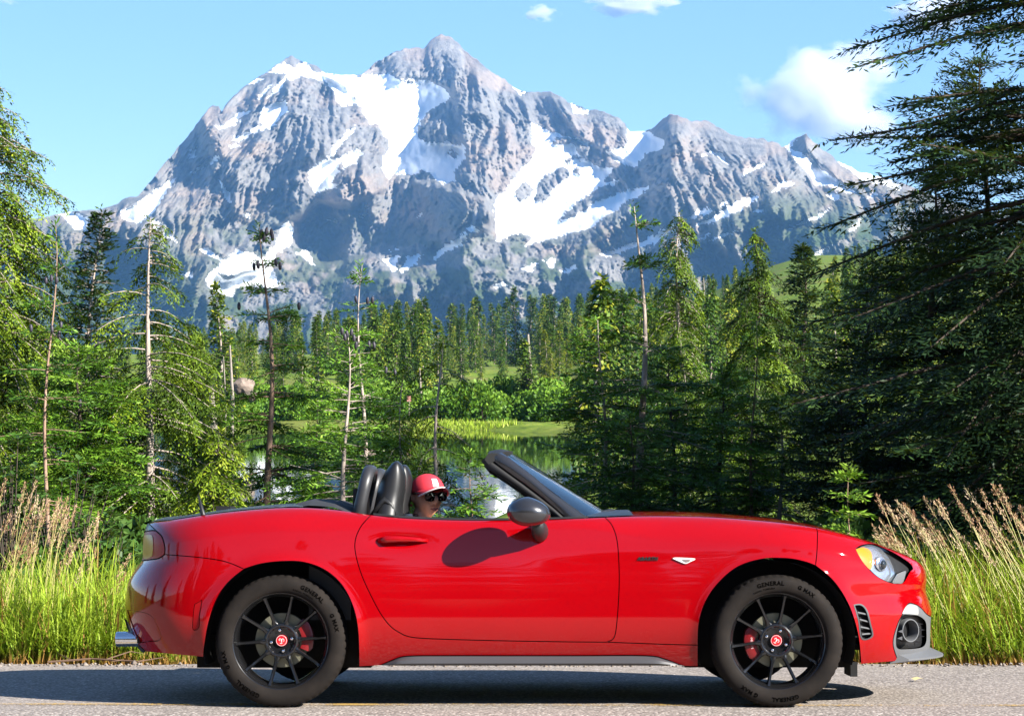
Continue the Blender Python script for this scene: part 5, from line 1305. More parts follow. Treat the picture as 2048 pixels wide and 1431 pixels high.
RIM = MB().lathe([(.214, .085), (.206, .06), (.200, .0), (.203, -.05), (.207, -.066), (.213, -.074), (.217, -.080), (.2185, -.086), (.221, -.0885), (.226, -.092), (.2305, -.097), (.2325, -.0955), (.233, -.090), (.227, -.082), (.222, -.06), (.216, .0), (.222, .085)], 96, 'y', close=True).mesh('rim_ring'); RIM.polygons.foreach_set('use_smooth', np.ones(len(RIM.polygons), dtype=bool)); sharp(RIM, 35)
HUB = MB().lathe([(.001, -.034), (.044, -.034), (.060, -.036), (.0625, -.046), (.066, -.0505), (.071, -.052), (.078, -.049), (.083, -.040), (.084, -.015), (.001, -.012)], 48, 'y').mesh('hub'); HUB.polygons.foreach_set('use_smooth', np.ones(len(HUB.polygons), dtype=bool)); sharp(HUB, 30)
CAP = MB().lathe([(.0005, -.0445), (.022, -.0445), (.0262, -.043), (.027, -.040), (.027, -.03)], 36, 'y').mesh('centre_cap', True)
CRING = MB().lathe([(.0232, -.0452), (.0250, -.0450), (.0250, -.0436), (.0232, -.0440)], 36, 'y', close=True).mesh('cap_ring')
BOLT = MB().lathe([(.0005, -.048), (.0055, -.048), (.0072, -.046), (.0075, -.034)], 12, 'y').mesh('lug_bolt', True)
DISC = MB().lathe([(.06, -.004), (.126, -.004), (.128, -.001), (.128, .018), (.06, .018)], 64, 'y').mesh('brake_disc')
def emblem_mesh():
    def strip(pts, ws):
        V = []; F = []
        for i, (p, w) in enumerate(zip(pts, ws)):
            a = Vector(pts[max(i-1, 0)]); b = Vector(pts[min(i+1, len(pts)-1)]); t = (b-a).normalized(); n = Vector((-t.y, t.x))
            V += [(p[0]+n.x*w, -.0462, p[1]+n.y*w), (p[0]-n.x*w, -.0462, p[1]-n.y*w)]
            if i: k = 2*i; F.append((k-2, k-1, k+1, k))
        return V, F
    m = MB(); q = .001
    m.add(*strip([(-1*q, 8*q), (0, 3*q), (1*q, -2*q), (-1*q, -7*q)], [2.5*q, 3.6*q, 2.8*q, 1.2*q]))                       # body
    m.add(*strip([(1*q, 6*q), (7*q, 9*q), (12*q, 5*q), (12*q, -2*q), (8*q, -5*q)], [2*q, 1.8*q, 1.6*q, 1.4*q, .5*q]))      # tail
    m.add(*strip([(-2*q, 7*q), (-7*q, 11*q), (-11*q, 5*q), (-9*q, -1*q)], [1.3*q, 1.6*q, 2.2*q, .8*q]))                    # claw
    m.add(*strip([(0, -7*q), (4*q, -11*q), (-3*q, -13*q), (-8*q, -11*q)], [1.2*q, 1.5*q, 2.2*q, .8*q]))                    # claw
    return m.mesh('cap_emblem', fix=False)
EMB = emblem_mesh()
def caliper_mesh():
    V = []; F = []; n = 10
    for i in range(n):
        a = R(-34+68*i/(n-1)); ro = .148 if 0 < i < n-1 else .138
        for (r, y) in ((.094, -.022), (.094, -.030), (.125, -.034), (ro, -.026), (ro, .035), (.094, .035)): V.append((r*math.cos(a), y, r*math.sin(a)))
    for i in range(n-1):
        for j in range(6): F.append((i*6+j, i*6+(j+1) % 6, (i+1)*6+(j+1) % 6, (i+1)*6+j))
    F.append(tuple(range(6))); F.append(tuple(range(54, 60)))
    me = MB().add(V, F).mesh('caliper'); me.polygons.foreach_set('use_smooth', np.ones(len(me.polygons), dtype=bool)); sharp(me, 40); return me
CAL = caliper_mesh()
TXT = [arc_text('GENERAL', .0265, .2605, 0, 1.12, .0011), arc_text('G MAX', .0245, .2605, -37, 1.12, .0011), arc_text('GENERAL', .0265, .2605, 180, 1.12, .0011), arc_text('G MAX', .0245, .2605, 143, 1.12, .0011), arc_text('RADIAL TUBELESS', .011, .2425, 8, 1.2, .0002)]
me_br = text_mesh('brembo', .016, 0, 1.05, .0002, .0)
def build_wheel(x, sd, text_ang, spoke_ang, cal_ang):
    yc = sd*(.845-.108)
    w = empty('wheel', (x, yc, .308), (0, 0, 0 if sd == -1 else math.pi), car)
    ty = link('tyre', TY, M_tyre, w)
    for t in TXT:
        if sd == -1:
            o = link('tyre_lettering', t, M_print, ty); o.rotation_euler = (0, -R(text_ang), 0); o['label'] = 'raised tyre lettering'
    rim = link('rim', RIM, M_alloy, w); link('hub', HUB, M_alloy, rim)
    for k in range(10): o = link('spoke', SPK, M_alloy, rim); o.rotation_euler = (0, R(spoke_ang+36*k), 0)
    for k in range(4):
        a = R(spoke_ang+12+90*k); o = link('lug_bolt', BOLT, M_chr, rim, (.049*math.sin(a), 0, .049*math.cos(a)))
    cp = link('centre_cap', CAP, M_cap, rim)
    if sd == -1:
        link('cap_ring', CRING, M_white, cp) if False else link('cap_ring', CRING, M_white, rim)
        o = link('cap_emblem', EMB, M_white, rim); o.rotation_euler = (0, R(spoke_ang*1.0+20), 0); o['label'] = 'pale scorpion emblem'
    link('brake_disc', DISC, M_disc, w)
    cl = link('brake_caliper', CAL, M_cal, w); cl.rotation_euler = (0, -R(cal_ang if sd == -1 else 180-cal_ang), 0)
    return w
def px_ang(cx, cy, x, y): return math.degrees(math.atan2(cy-y, x-cx))
wf = build_wheel(XF, -1, 97, 11, 188); wr = build_wheel(XR, -1, 56, -22, 12)
build_wheel(XF, 1, 0, 5, 188); build_wheel(XR, 1, 0, 17, 12)
# maker's name on the front caliper
V = [(-.1215-v.co.y+.0, -.0345, v.co.x) for v in me_br.vertices]
for v, c in zip(me_br.vertices, V): v.co = (c[0]+.012, c[1]-.0008, -c[2]*-1)
o = link('caliper_lettering', me_br, M_white, wf); o.rotation_euler = (0, -R(6), 0)

def build_under():
    # wheel housings, floor, cockpit tub
    for xw in (XF, XR):
        for sd in (-1, 1):
            V = []; F = []; n = 26
            for i in range(n):
                a = R(-18+216*i/(n-1)); 
                for y in (.775, .50): V.append((xw+.372*math.cos(a), sd*y, .308+.372*math.sin(a)))
            for i in range(n-1): F.append((2*i, 2*i+1, 2*i+3, 2*i+2))
            F.append(tuple(2*i+1 for i in range(n)))
            MB().add(V, F).obj('wheel_housing', M_void, car)
    b = MB(); b.box((.08, 0, .245), (.78, .70, .025)); b.box((XF+.0, 0, .22), (.40, .44, .06)); b.box((-1.10, 0, .22), (.42, .46, .06)); b.box((1.70, 0, .26), (.2, .52, .012)); b.box((-1.60, 0, .30), (.2, .52, .02))
    b.obj('underbody', M_void, car)
    for xw in (XF, XR):
        MB().tube([(xw, -.7, .3), (xw, .7, .3)], .035, 10).obj('axle', M_void, car)
    # mudflap-like deflector ahead of the rear wheel and behind the front bumper
    p0, p1 = at_y(1700, 1322, -.7), at_y(1722, 1352, -.7)
    MB().box(((p0[0]+p1[0])/2-.01, -.62, (p0[1]+p1[1])/2), (.016, .10, .034)).obj('air_deflector', M_void, car)
    MB().box(((p0[0]+p1[0])/2-.01, .62, (p0[1]+p1[1])/2), (.016, .10, .034)).obj('air_deflector', M_void, car)
    # side skirts
    for sd in (-1, 1):
        top = [hit(*q) for q in smooth_px([(758,1331.5),(785,1320),(815,1312),(900,1311),(1000,1311),(1150,1311),(1290,1311),(1330,1318),(1368,1332)], 4)]
        V = []; F = []; zb = at_y(1000, 1331, -.83)[1]
        for (x, z) in top:
            w0 = float(wid(np.array(x), np.array(z))); z = max(z, zb+.001); h = z-zb
            for (y, zz) in ((w0-.03, z), (w0+.004, z-.001), (w0+.022*min(1, h/.03), z-h*.35), (w0+.024*min(1, h/.03), z-h*.75), (w0+.012, zb), (w0-.05, zb-.004)): V.append((x, sd*y, zz))
        for i in range(len(top)-1):
            for j in range(5): F.append((i*6+j, i*6+j+1, (i+1)*6+j+1, (i+1)*6+j))
        MB().add(V, F).obj('side_skirt', M_skirt, car, auto=35)
    # front splitter lip
    zb = at_y(1860, 1308, -.1)[1]; V = []; F = []; n = 25
    for i in range(n):
        y = -.60+1.2*i/(n-1); s = abs(y)/.60; xo = at_y(1877, 1306, 0)[0]-.26*s**2.6; xi = xo-.09
        for (x, z) in ((xo, zb+.010), (xo, zb+.002), (xi, zb-.012), (xi, zb+.05)): V.append((x, y, z))
    for i in range(n-1):
        for j in range(4): F.append((i*4+j, i*4+(j+1) % 4, (i+1)*4+(j+1) % 4, (i+1)*4+j))
    F += [(0, 1, 2, 3), (n*4-4, n*4-3, n*4-2, n*4-1)]
    MB().add(V, F).obj('splitter_lip', M_bez, car, auto=30)
    # exhaust tips
    for y in (-.42, -.30, .30, .42):
        x0, zc = at_y(233, 1277, y); 
        MB().lathe([(.030, x0+.004), (.034, x0), (.036, x0+.003), (.036, x0+.16), (.030, x0+.16)], 24, 'x', (0, y, zc), close=True).obj('exhaust_tip', M_chr, car, auto=30)
    # antenna
    a = at_y(403, 1031, -.62); b = at_y(397, 990, -.62)
    MB().tube([(a[0]+.012, -.62, a[1]-.01), (a[0]+.006, -.62, a[1]+.012), (b[0], -.62, b[1])], [.020, .012, .003], 10).obj('antenna', M_blk, car, smooth=True)
    a = at_y(452, 1014, 0); MB().box((a[0], 0, a[1]-.012), (.035, .11, .018)).obj('brake_light_hump', M_blk, car)
build_under()

def build_front():
    # headlamp: housing, chrome bowl, amber reflector, dark brow, clear cover
    o1 = panel('headlamp_housing', HEADP, M_blk, car, off=-.055, gap=-.004)
    amber = NT('amber_reflector'); amber.set(Base_Color=(.85, .22, .01), Roughness=.25, Coat_Weight=1.0); amber = amber.m
    silver = plain('lamp_silver', (.75, .76, .8), .16, .9)
    bowl = ring(seg((1722,1093),(1742,1089),(1762,1096),(1778,1113),(1789,1135),(1791,1150),(1786,1161),(1774,1161),(1752,1148),(1731,1123),(1722,1093)))
    am = ring(seg((1713,1098),(1728,1094),(1742,1101),(1746,1118),(1743,1138),(1731,1128),(1720,1112),(1713,1098)))
    gp = ring(seg((1795,1147),(1812,1141),(1811,1152),(1806,1165),(1796,1166),(1786,1164),(1795,1147)))
    for o in panel('lamp_bowl', bowl, silver, car, off=-.030, gap=0, rim=.03): pass
    for o in panel('turn_signal', am, amber, car, off=-.018, gap=0, rim=.03): o['label'] = 'amber turn signal inside the headlamp'
    for o in panel('headlamp_trim', gp, M_bez, car, off=-.012, gap=0, rim=.05): pass
    for sd in (-1, 1):
        x, z = hit(1762, 1128); y = float(wid(np.array(x), np.array(z)))
        q = MB(); q.lathe([(.0005, .020), (.016, .018), (.026, .010), (.030, .0), (.034, .004), (.036, -.02)], 28, 'x', (0, 0, 0))
        o = q.obj('projector_lens', M_chr if False else silver, car, smooth=True); o.location = (x+.004, sd*(y-.022), z); o.rotation_euler = (0, 0, sd*R(48))
        q = MB(); q.lathe([(.0005, .026), (.012, .024), (.020, .017), (.0235, .008)], 24, 'x', (0, 0, 0))
        o = q.obj('lamp_pupil', plain('lamp_dark_glass', (.02, .025, .03), .04, coat=1), car, smooth=True); o.location = (x+.004, sd*(y-.022), z); o.rotation_euler = (0, 0, sd*R(48))
    mcv = thin_glass('headlamp_cover', (.97, .97, .97))
    cv = ring(seg((1712,1097),(1725,1090),(1745,1088),(1765,1095),(1780,1108),(1791,1130),(1795,1148),(1790,1164),(1775,1163),(1750,1149),(1727,1125),(1712,1097)))
    for o in panel('headlamp_cover', cv, mcv, car, off=-.002, gap=.0005, rim=.001): pass
    # side vent behind the bumper corner
    for o in panel('vent_back', VENTP, M_void, car, off=-.03, gap=-.002): pass
    for sd in (-1, 1):
        for (a, b) in (((1715,1224),(1734,1228)), ((1719,1238),(1738,1243)), ((1721,1253),(1741,1257)), ((1724,1268),(1743,1266))):
            p, q = hit(*a), hit(*b); f = lambda r: sd*(float(wid(np.array(r[0]), np.array(r[1])))-.010)
            MB().tube([(p[0], f(p), p[1]), (q[0], f(q), q[1])], .0045, 6).obj('vent_slat', M_bez, car)
    vr = ring(seg((1707,1208),(1723,1207),(1735,1220),(1742,1246),(1746,1272),(1723,1277),(1716,1240),(1707,1208)))
    for o in panel('vent_frame', vr, M_skirt, car, off=.002, gap=0, holes=[VENTP], rim=.012): pass
    # fog lamp niche
    for o in panel('intake_back', CAVP, M_blk, car, off=-.06, gap=-.003): pass
    lampw = ring(seg((1804,1226),(1810,1214),(1818,1207.5),(1831,1209),(1836,1214),(1836,1228),(1820,1227),(1804,1226)))
    fg = plain('fog_lamp_glass', (.40, .40, .40), .22, .3, .6)
    for o in panel('fog_lamp', lampw, fg, car, off=.004, gap=0): o['label'] = 'clear lamp above the round intake duct'
    for sd in (-1, 1):
        x, z = hit(1820, 1260); y = float(wid(np.array(x), np.array(z)))
        q = MB(); q.lathe([(.046, -.06), (.056, -.06), (.057, .010), (.0545, .018), (.050, .018), (.047, .008), (.042, -.03)], 36, 'x', (0, 0, 0), close=True)
        o = q.obj('intake_duct', M_bez, car, auto=40); o.location = (x-.006, sd*(y-.016), z); o.rotation_euler = (0, 0, sd*R(56))
        for k, (px_, py_) in enumerate(((1843,1247),(1847,1259),(1846,1272),(1840,1283),(1800,1262),(1798,1276))):
            xx, zz = hit(px_, py_); yy = float(wid(np.array(xx), np.array(zz)))
            s_ = 1 if px_ > 1820 else -.6
            MB().add([(xx-.035*s_, sd*(yy-.03+.02*0), zz+.009), (xx-.035*s_, sd*(yy-.03), zz-.009), (xx-.035*s_, sd*(yy-.055), zz), (xx+.012*s_, sd*(yy-.010), zz)], [(0, 1, 3), (1, 2, 3), (2, 0, 3), (0, 2, 1)]).obj('intake_fin', M_skirt, car)
    # nose grille and badge stub
    x, z = at_y(1857, 1172, 0); MB().box((x-.075, 0, z), (.04, .12, .035)).obj('nose_grille', M_blk, car)
build_front()

def build_cabin():
    # door tops and interior
    for sd in (-1, 1):
        xs = np.linspace(X_DR+.01, .36, 30); V = []; F = []
        for x in xs:
            T = float(zt(x)); yc = float(wid(np.array(x), np.array(T)))
            for (y, z) in ((yc+.001, T+.001), (yc-.006, T+.009), (yc-.03, T+.009), (yc-.045, T-.01), (yc-.07, T-.25), (yc-.07, .25)): V.append((x, sd*y, z))
        for i in range(29):
            for j in range(5): F.append((i*6+j, i*6+j+1, (i+1)*6+j+1, (i+1)*6+j))
        MB().add(V, F).obj('door_trim', M_seal, car, auto=40)
    b = MB(); b.box((.42, 0, .62), (.16, .66, .14)); b.box((.30, 0, .72), (.12, .60, .06)); d = b.obj('dashboard', M_blk, car); bevel(d, .03)
    b = MB(); b.box((-.86, 0, .62), (.10, .70, .22)); b.box((-.2, 0, .36), (.6, .09, .14)); b.obj('rear_bulkhead', M_blk, car)
    # steering wheel (left-hand drive: far side)
    V = [(0, .165*math.cos(a), .165*math.sin(a)) for a in np.linspace(0, 2*math.pi, 33)[:-1]]
    q = MB(); q.tube(V+[V[0]], .014, 8, caps=False); q.tube([(0, -.15, 0), (0, .15, 0)], .014, 6); q.tube([(0, 0, 0), (0, 0, -.15)], .014, 6); q.tube([(.0, 0, 0), (.2, 0, -.03)], .025, 8)
    o = q.obj('steering_wheel', M_leather, car, smooth=True); o.location = (.10, .36, .60); o.rotation_euler = (0, R(-22), 0)
    # roll hoops
    for yc in (-.37, .37):
        a = at_y(716, 1030, -.55); t_ = at_y(739, 927, -.55); L = Vector((t_[0]-a[0], 0, t_[1]-a[1])); lean = L.normalized(); ht = L.length-.03
        P = []
        base = Vector((a[0], yc, a[1]))
        for k in range(3): P.append(base+Vector((0, -.175, 0))+lean*(ht-.10)*(k/2)+lean*(-.12 if k == 0 else 0))
        for k in range(1, 12):
            an = math.pi*k/12; P.append(base+Vector((0, -.175+.10*(1-math.cos(an/1 if an < math.pi/2 else math.pi/2)) if an < math.pi/2 else .075+.10*math.sin(an-math.pi/2), 0))+lean*(ht-.10+.10*(math.sin(an) if True else 0)))
        for k in range(2, -1, -1): P.append(base+Vector((0, .175, 0))+lean*(ht-.10)*(k/2)+lean*(-.12 if k == 0 else 0))
        V = []
        MB().tube(P, .030, 14).obj('roll_hoop', M_hoop, car, smooth=True)
        MB().box(tuple(base+lean*.02), (.03, .16, .11)).obj('hoop_panel', M_blk, car)
    # seats
    rear = [(738,1060),(748,1015),(757,975),(770,945),(785,926),(793,921.5)]; front = [(806,1070),(806,1015),(812,975),(811,948),(804,929),(797,921.5)]
    rs = smooth_px(rear, 5); fs_ = smooth_px(front, 5)
    for yc in (-.36, .36):
        st = empty('seat', (0, 0, 0), (0, 0, 0), car)
        n = len(rs); V = []; F = []; m = 22
        for i in range(n):
            a = at_y(*rs[i], -.36); b = at_y(*fs_[i], -.36); q = i/(n-1)
            hw = .125*(1-q**7)**.5*(1-.25*q)+.004+.035*(1-sstep(.0, .35, q))
            c = ((a[0]+b[0])/2, (a[1]+b[1])/2); dx = (b[0]-a[0])/2; dz = (b[1]-a[1])/2
            for k in range(m):
                t = 2*math.pi*k/m; ct, s_ = math.cos(t), math.sin(t)
                ct = math.copysign(abs(ct)**.8, ct); s_ = math.copysign(abs(s_)**.8, s_)
                V.append((c[0]+dx*ct, yc+hw*s_, c[1]+dz*ct))
        for i in range(n-1):
            for k in range(m): F.append((i*m+k, i*m+(k+1) % m, (i+1)*m+(k+1) % m, (i+1)*m+k))
        F.append(tuple(range((n-1)*m, n*m))); F.append(tuple(range(m))[::-1])
        MB().add(V, F).obj('headrest', M_leather, st, smooth=True)
        # shoulder wing and backrest below
        q = MB(); V = []; F = []; prof = [(-.78, .40, .06, .22), (-.74, .60, .075, .235), (-.70, .74, .075, .235), (-.665, .82, .065, .215), (-.635, .875, .045, .175), (-.62, .90, .02, .12)]
        for (x, z, hx, hw) in prof:
            for k in range(m):
                t = 2*math.pi*k/m; V.append((x+.11+hx*math.cos(t)*(1 if math.cos(t) > 0 else .8), yc+hw*math.copysign(abs(math.sin(t))**.7, math.sin(t)), z))
        for i in range(len(prof)-1):
            for k in range(m): F.append((i*m+k, i*m+(k+1) % m, (i+1)*m+(k+1) % m, (i+1)*m+k))
        F.append(tuple(range((len(prof)-1)*m, len(prof)*m)))
        q.add(V, F).obj('backrest', M_leather, st, smooth=True)
        q = MB(); q.box((-.40, yc, .36), (.25, .23, .07)); o = q.obj('seat_cushion', M_leather, st); bevel(o, .04, 3)
        # belt guide loop
        p = [at_y(*c, -.36) for c in ((745,1032),(760,1012),(772,1000),(786,1010),(792,1030))]
        q = MB(); q.tube([(a, yc-.12, b) for a, b in p], [.010, .012, .018, .012, .010], 8); q.obj('belt_guide', M_blk, st, smooth=True)
build_cabin()
# ------------------------------------------------------------------ the driver
def remeshed(name, mb, mat, parent, vox, smooth_it=3):
    me = mb.mesh(name+'_raw'); o = link(name, me, mat, parent)
    r = o.modifiers.new('remesh', 'REMESH'); r.mode = 'VOXEL'; r.voxel_size = vox; r.use_smooth_shade = True
    if smooth_it: s = o.modifiers.new('smooth', 'SMOOTH'); s.iterations = smooth_it; s.factor = .5
    dg = bpy.context.evaluated_depsgraph_get(); nm = bpy.data.meshes.new_from_object(o.evaluated_get(dg)); o.modifiers.clear(); o.data = nm
    if not nm.materials: nm.materials.append(mat)
    nm.name = name
    nm.polygons.foreach_set('use_smooth', np.ones(len(nm.polygons), dtype=bool))
    return o
def build_driver():
    hx, hz = at_y(854, 992, .36)                    # head centre in car space
    H = Vector((hx, .36, hz)); yaw = R(-60); Rz = Matrix.Rotation(yaw, 3, 'Z')@Matrix.Rotation(R(4), 3, 'Y')
    root = empty('person', CAR_O, (-ALPHA, 0, 0))
    tag(root, 'driver in a red cap and dark sunglasses sitting in the far seat', 'person')
    t = NT('skin'); nz = t.noise(40, 4); c = t.mix(nz, (.72, .29, .16), (.82, .36, .22)); t.set(Base_Color=c, Roughness=.5); MS = t.m
    def hp(v): return H+Rz@(Vector(v)*1.06)
    q = MB(); V = []; F = []; nu, nv = 64, 44
    g = lambda a, s: math.exp(-(a/s)**2)
    for i in range(nu):
        for j in range(nv+1):
            ph = 2*math.pi*i/nu; th = math.pi*j/nv
            x, y, z = math.sin(th)*math.cos(ph), math.sin(th)*math.sin(ph), math.cos(th)
            fr = max(0, x)
            px, py, pz = x*.090, y*.072, z*.106
            if z < 0: py *= 1-.30*(-z)**1.6; px *= 1-.10*(-z)**2 if x > 0 else 1-.28*(-z)**1.3
            nose = g(y, .16)*g(z+.13, .20)*fr**3*.030*(1 if z < .2 else .3)
            brow = g(z-.16, .12)*fr**2*.005; eye = -(g(abs(y)-.36, .16)*g(z-.02, .12))*fr**2*.008
            lips = g(y, .30)*g(z+.50, .09)*fr**2*.006+g(y, .26)*g(z+.64, .06)*fr*.005; chin = g(y, .3)*g(z+.86, .16)*fr*.030
            cheek = g(abs(y)-.5, .22)*g(z+.25, .22)*fr*.006
            px += nose+brow+eye+lips+chin+cheek*.6; py += math.copysign(cheek*.5, y)
            V.append(hp((px, py, pz)))
    for i in range(nu):
        for j in range(nv): F.append((i*(nv+1)+j, ((i+1) % nu)*(nv+1)+j, ((i+1) % nu)*(nv+1)+j+1, i*(nv+1)+j+1))
    q.add(V, F)
    for sd in (-1, 1):
        q.tube([hp((-.012, sd*.070, .02)), hp((-.018, sd*.078, .0)), hp((-.012, sd*.074, -.028))], [.014, .017, .010], 10)
    nb = Vector((hx-.06, .36, hz-.20)); sh = nb+Vector((-.03, 0, -.05)); hip = Vector((-.52, .36, .45))
    q.tube([hp((-.015, 0, -.06)), H+Vector((-.035, 0, -.12)), nb, nb+Vector((-.02, 0, -.06))], [.050, .050, .056, .08], 16)
    torso = [(nb+Vector((-.02, 0, -.03)), .07), (sh, .12), (sh+(hip-sh)*.35, .135), (sh+(hip-sh)*.7, .125), (hip, .14)]
    q.tube([p for p, r in torso], [r for p, r in torso], 20)
    arms = []; legs = []
    for sd in (-1, 1):
        s0 = sh+Vector((0, sd*.15, -.01)); el = Vector((-.25, .36+sd*.21, .50)); wr = Vector((.015, .36+sd*.15, .625))
        arms.append([(sh+Vector((0, sd*.08, 0)), .07), (s0, .058), (s0+(el-s0)*.5, .05), (el, .041), (el+(wr-el)*.5, .036), (wr, .026)])
        q.tube([p for p, r in arms[-1]], [r for p, r in arms[-1]], 14)
        pl = wr+Vector((.045, 0, .015)); q.tube([wr, pl, pl+Vector((.03, 0, .01))], [.026, .036, .03], 12, flat=.6)
        for k in range(4):
            b = pl+Vector((.022, (k-1.5)*.019, .012)); l = (.9, 1.05, 1, .8)[k]
            q.tube([b, b+Vector((.028*l, 0, .012)), b+Vector((.046*l, 0, -.006)), b+Vector((.042*l, 0, -.03))], [.010, .0095, .009, .0075], 8)
        b = pl+Vector((0, -sd*.03, .0)); q.tube([b, b+Vector((.02, -sd*.022, .012)), b+Vector((.045, -sd*.024, .006))], [.011, .010, .008], 8)
        legs.append([(hip+Vector((.02, sd*.09, 0)), .10), (Vector((-.22, .36+sd*.11, .50)), .082), (Vector((.02, .36+sd*.11, .52)), .06), (Vector((.22, .36+sd*.1, .36)), .052), (Vector((.40, .36+sd*.09, .24)), .038)])
        q.tube([p for p, r in legs[-1]], [r for p, r in legs[-1]], 14); f = legs[-1][-1][0]; q.tube([f, f+Vector((.05, 0, .0)), f+Vector((.14, 0, .06))], [.04, .04, .028], 10)
    remeshed('body', q, MS, root, .0085, 2)
    s = MB(); s.tube([p for p, r in torso], [r+.012 for p, r in torso], 20)
    for a in arms: s.tube([p for p, r in a[:4]], [r+.010 for p, r in a[:4]], 14)
    remeshed('shirt', s, plain('pale_shirt', (.5, .48, .55), .8), root, .010, 3)
    s = MB(); s.tube([hip+Vector((0, -.12, 0)), hip+Vector((0, .12, 0))], .125, 14)
    for a in legs: s.tube([p for p, r in a], [r+.010 for p, r in a], 14)
    remeshed('trousers', s, plain('dark_trousers', (.03, .035, .06), .85), root, .012, 3)
    # cap
    MC = plain('red_cap_cotton', (.55, .022, .04), .8, scale=50); MW = plain('white_cap_trim', (.72, .58, .58), .8)
    tilt = Matrix.Rotation(R(-15), 3, 'Y')
    def cpt(v): return hp(tilt@Vector(v)+Vector((0, 0, .012)))
    V = []; F = []; nu, nv = 48, 16
    for i in range(nu):
        for j in range(nv+1):
            ph = 2*math.pi*i/nu; th = (math.pi/2+.10)*j/nv
            x, y, z = math.sin(th)*math.cos(ph), math.sin(th)*math.sin(ph), math.cos(th)
            seam = 1-.010*abs(math.cos(3*ph))**8
            V.append(cpt((x*.103*seam-.004-.006*(x < 0)*(1-z), y*.083*seam, z*.086+.012-.012*(x < 0)*x*-1)))
    for i in range(nu):
        for j in range(nv): F.append((i*(nv+1)+j, ((i+1) % nu)*(nv+1)+j, ((i+1) % nu)*(nv+1)+j+1, i*(nv+1)+j+1))
    cp = MB().add(V, F).obj('cap', MC, root, smooth=True); sm = cp.modifiers.new('solid', 'SOLIDIFY'); sm.thickness = .003; sm.offset = 0
    V = []; F = []; na, nr_ = 24, 8; edge = []
    for i in range(na+1):
        a = R(-74+148*i/na); sa, ca = math.sin(a), math.cos(a)
        for j in range(nr_+1):
            r = j/nr_; ext = .062*max(0, ca)**.55*r
            V.append(cpt((ca*.099+ext, sa*.081*(1+.04*r), .012-.020*(sa**2)*r-.012*r+.010*r*(1-r)-.006*abs(sa))))
        edge.append(V[-1])
    for i in range(na):
        for j in range(nr_): a = i*(nr_+1)+j; F.append((a, a+nr_+1, a+nr_+2, a+1))
    br = MB().add(V, F).obj('cap_brim', MC, cp, smooth=True); sm = br.modifiers.new('solid', 'SOLIDIFY'); sm.thickness = .004
    MB().tube(edge, .0042, 6).obj('brim_trim', MW, cp, smooth=True)
    # pale front wedge of the crown, a small highlight painted as a patch
    V = []; F = []
    for i in range(9):
        for j in range(7):
            ph = R(-11+22*i/8); th = R(58+30*j/6); x, y, z = math.sin(th)*math.cos(ph), math.sin(th)*math.sin(ph), math.cos(th); V.append(cpt((x*.1055-.004, y*.0855, z*.0885+.012)))
    for i in range(8):
        for j in range(6): a = i*7+j; F.append((a, a+7, a+8, a+1))
    MB().add(V, F).obj('cap_highlight_patch', MW, cp, smooth=True)
    # sunglasses
    MG = NT('sunglass_lens'); MG.set(Base_Color=(.006, .004, .004), Roughness=.06, Coat_Weight=1.0, Coat_Roughness=.02); MG = MG.m
    gl = None; fr = MB()
    for sd in (-1, 1):
        V = []; F = []; n = 9
        for i in range(n):
            for j in range(n):
                u, v = -1+2*i/(n-1), -1+2*j/(n-1); k = math.sqrt(1-.45*v*v); m_ = math.sqrt(1-.35*u*u)
                y = sd*(.034+.029*u*k); z = .004+.022*v*m_; x = .098-.30*max(0, abs(y)-.01)**1.35*1.1+.004*(1-u*u)
                V.append(hp((x, y, z)))
        for i in range(n-1):
            for j in range(n-1): a = i*n+j; F.append((a, a+n, a+n+1, a+1))
        o = MB().add(V, F).obj('sunglass_lens', MG, root, smooth=True)
        fr.tube([hp((.088, sd*.063, .018)), hp((.05, sd*.080, .018)), hp((-.01, sd*.080, .012))], .0035, 6)
    fr.tube([hp((.100, -.008, .012)), hp((.103, 0, .014)), hp((.100, .008, .012))], .003, 6)
    fr.tube([hp((.088, -.064, .024)), hp((.098, -.034, .027)), hp((.101, 0, .020)), hp((.098, .034, .027)), hp((.088, .064, .024))], .0028, 6)
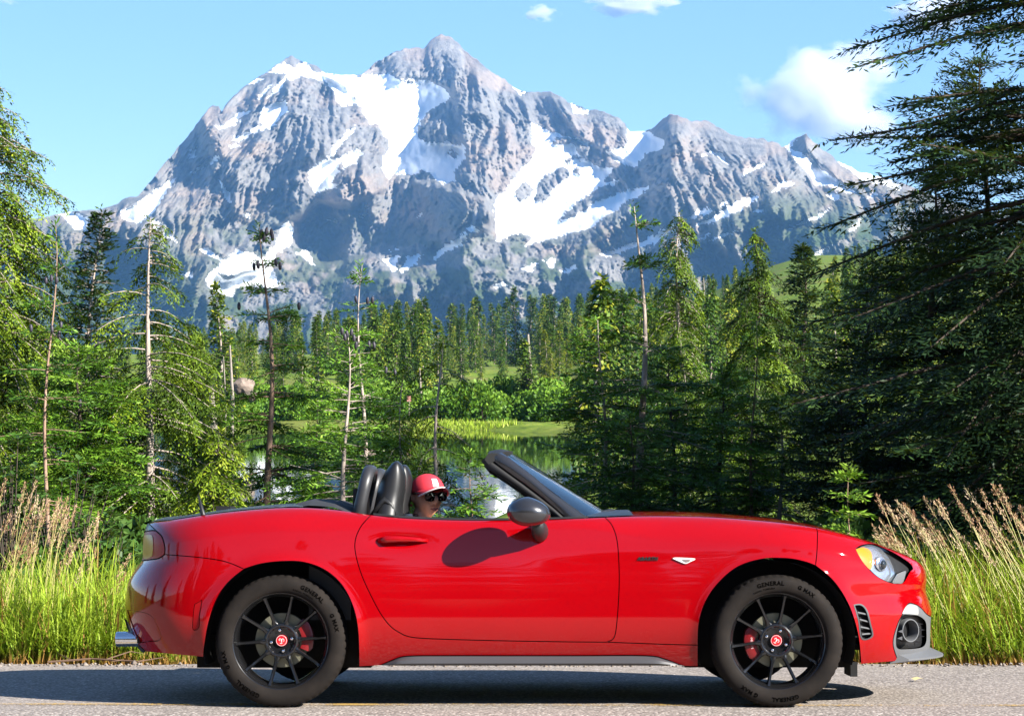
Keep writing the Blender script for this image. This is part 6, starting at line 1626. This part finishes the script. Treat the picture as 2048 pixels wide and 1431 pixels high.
    fr.obj('sunglass_frame', M_blk, root, smooth=True)
    lp = MB(); 
    lp.tube([hp((.082, -.024, -.056)), hp((.0945, -.010, -.0535)), hp((.097, 0, -.0545)), hp((.0945, .010, -.0535)), hp((.082, .024, -.056))], [.001, .0042, .0038, .0042, .001], 8)
    lp.tube([hp((.082, -.022, -.057)), hp((.0935, -.008, -.062)), hp((.0945, 0, -.0625)), hp((.0935, .008, -.062)), hp((.082, .022, -.057))], [.001, .004, .0048, .004, .001], 8)
    lp.obj('lips', plain('lips', (.42, .12, .09), .6), root, smooth=True)
    hr = MB()
    for sd in (-1, 1):
        hr.tube([hp((-.02, sd*.076, .045)), hp((-.035, sd*.078, .01)), hp((-.05, sd*.070, -.03))], [.012, .016, .008], 8)
    hr.tube([hp((-.075, -.05, .03)), hp((-.092, 0, .01)), hp((-.075, .05, .03))], [.02, .026, .02], 10); hr.tube([hp((-.08, -.03, -.02)), hp((-.085, .03, -.02))], .022, 10)
    hr.obj('hair', plain('auburn_grey_hair', (.32, .20, .14), .6, scale=90, var=.4), root, smooth=True)
    e = MB(); e.lathe([(.0005, -.007), (.006, -.004), (.007, 0), (.006, .004), (.0005, .007)], 10, 'z', tuple(hp((-.012, -.079, -.045)))); e.obj('earring', plain('red_earring', (.6, .03, .04), .25, coat=.5), root, smooth=True)
build_driver()
# ------------------------------------------------------------------ the air between here and the mountain
def build_haze():
    b = MB(); b.box((0, 5600, 900), (6200, 6100, 1010))
    o = b.obj('haze', None); m = bpy.data.materials.new('haze_air'); m.use_nodes = True
    nt = m.node_tree; nt.nodes.remove(nt.nodes['Principled BSDF'])
    v = nt.nodes.new('ShaderNodeVolumePrincipled'); v.inputs['Color'].default_value = (.22, .50, 1, 1)
    v.inputs['Density'].default_value = 5.2e-5; v.inputs['Anisotropy'].default_value = .1
    nt.links.new(v.outputs[0], nt.nodes['Material Output'].inputs['Volume'])
    o.data.materials.append(m); tag(o, kind='stuff', label='thin blue haze in the air before the mountain')
build_haze()
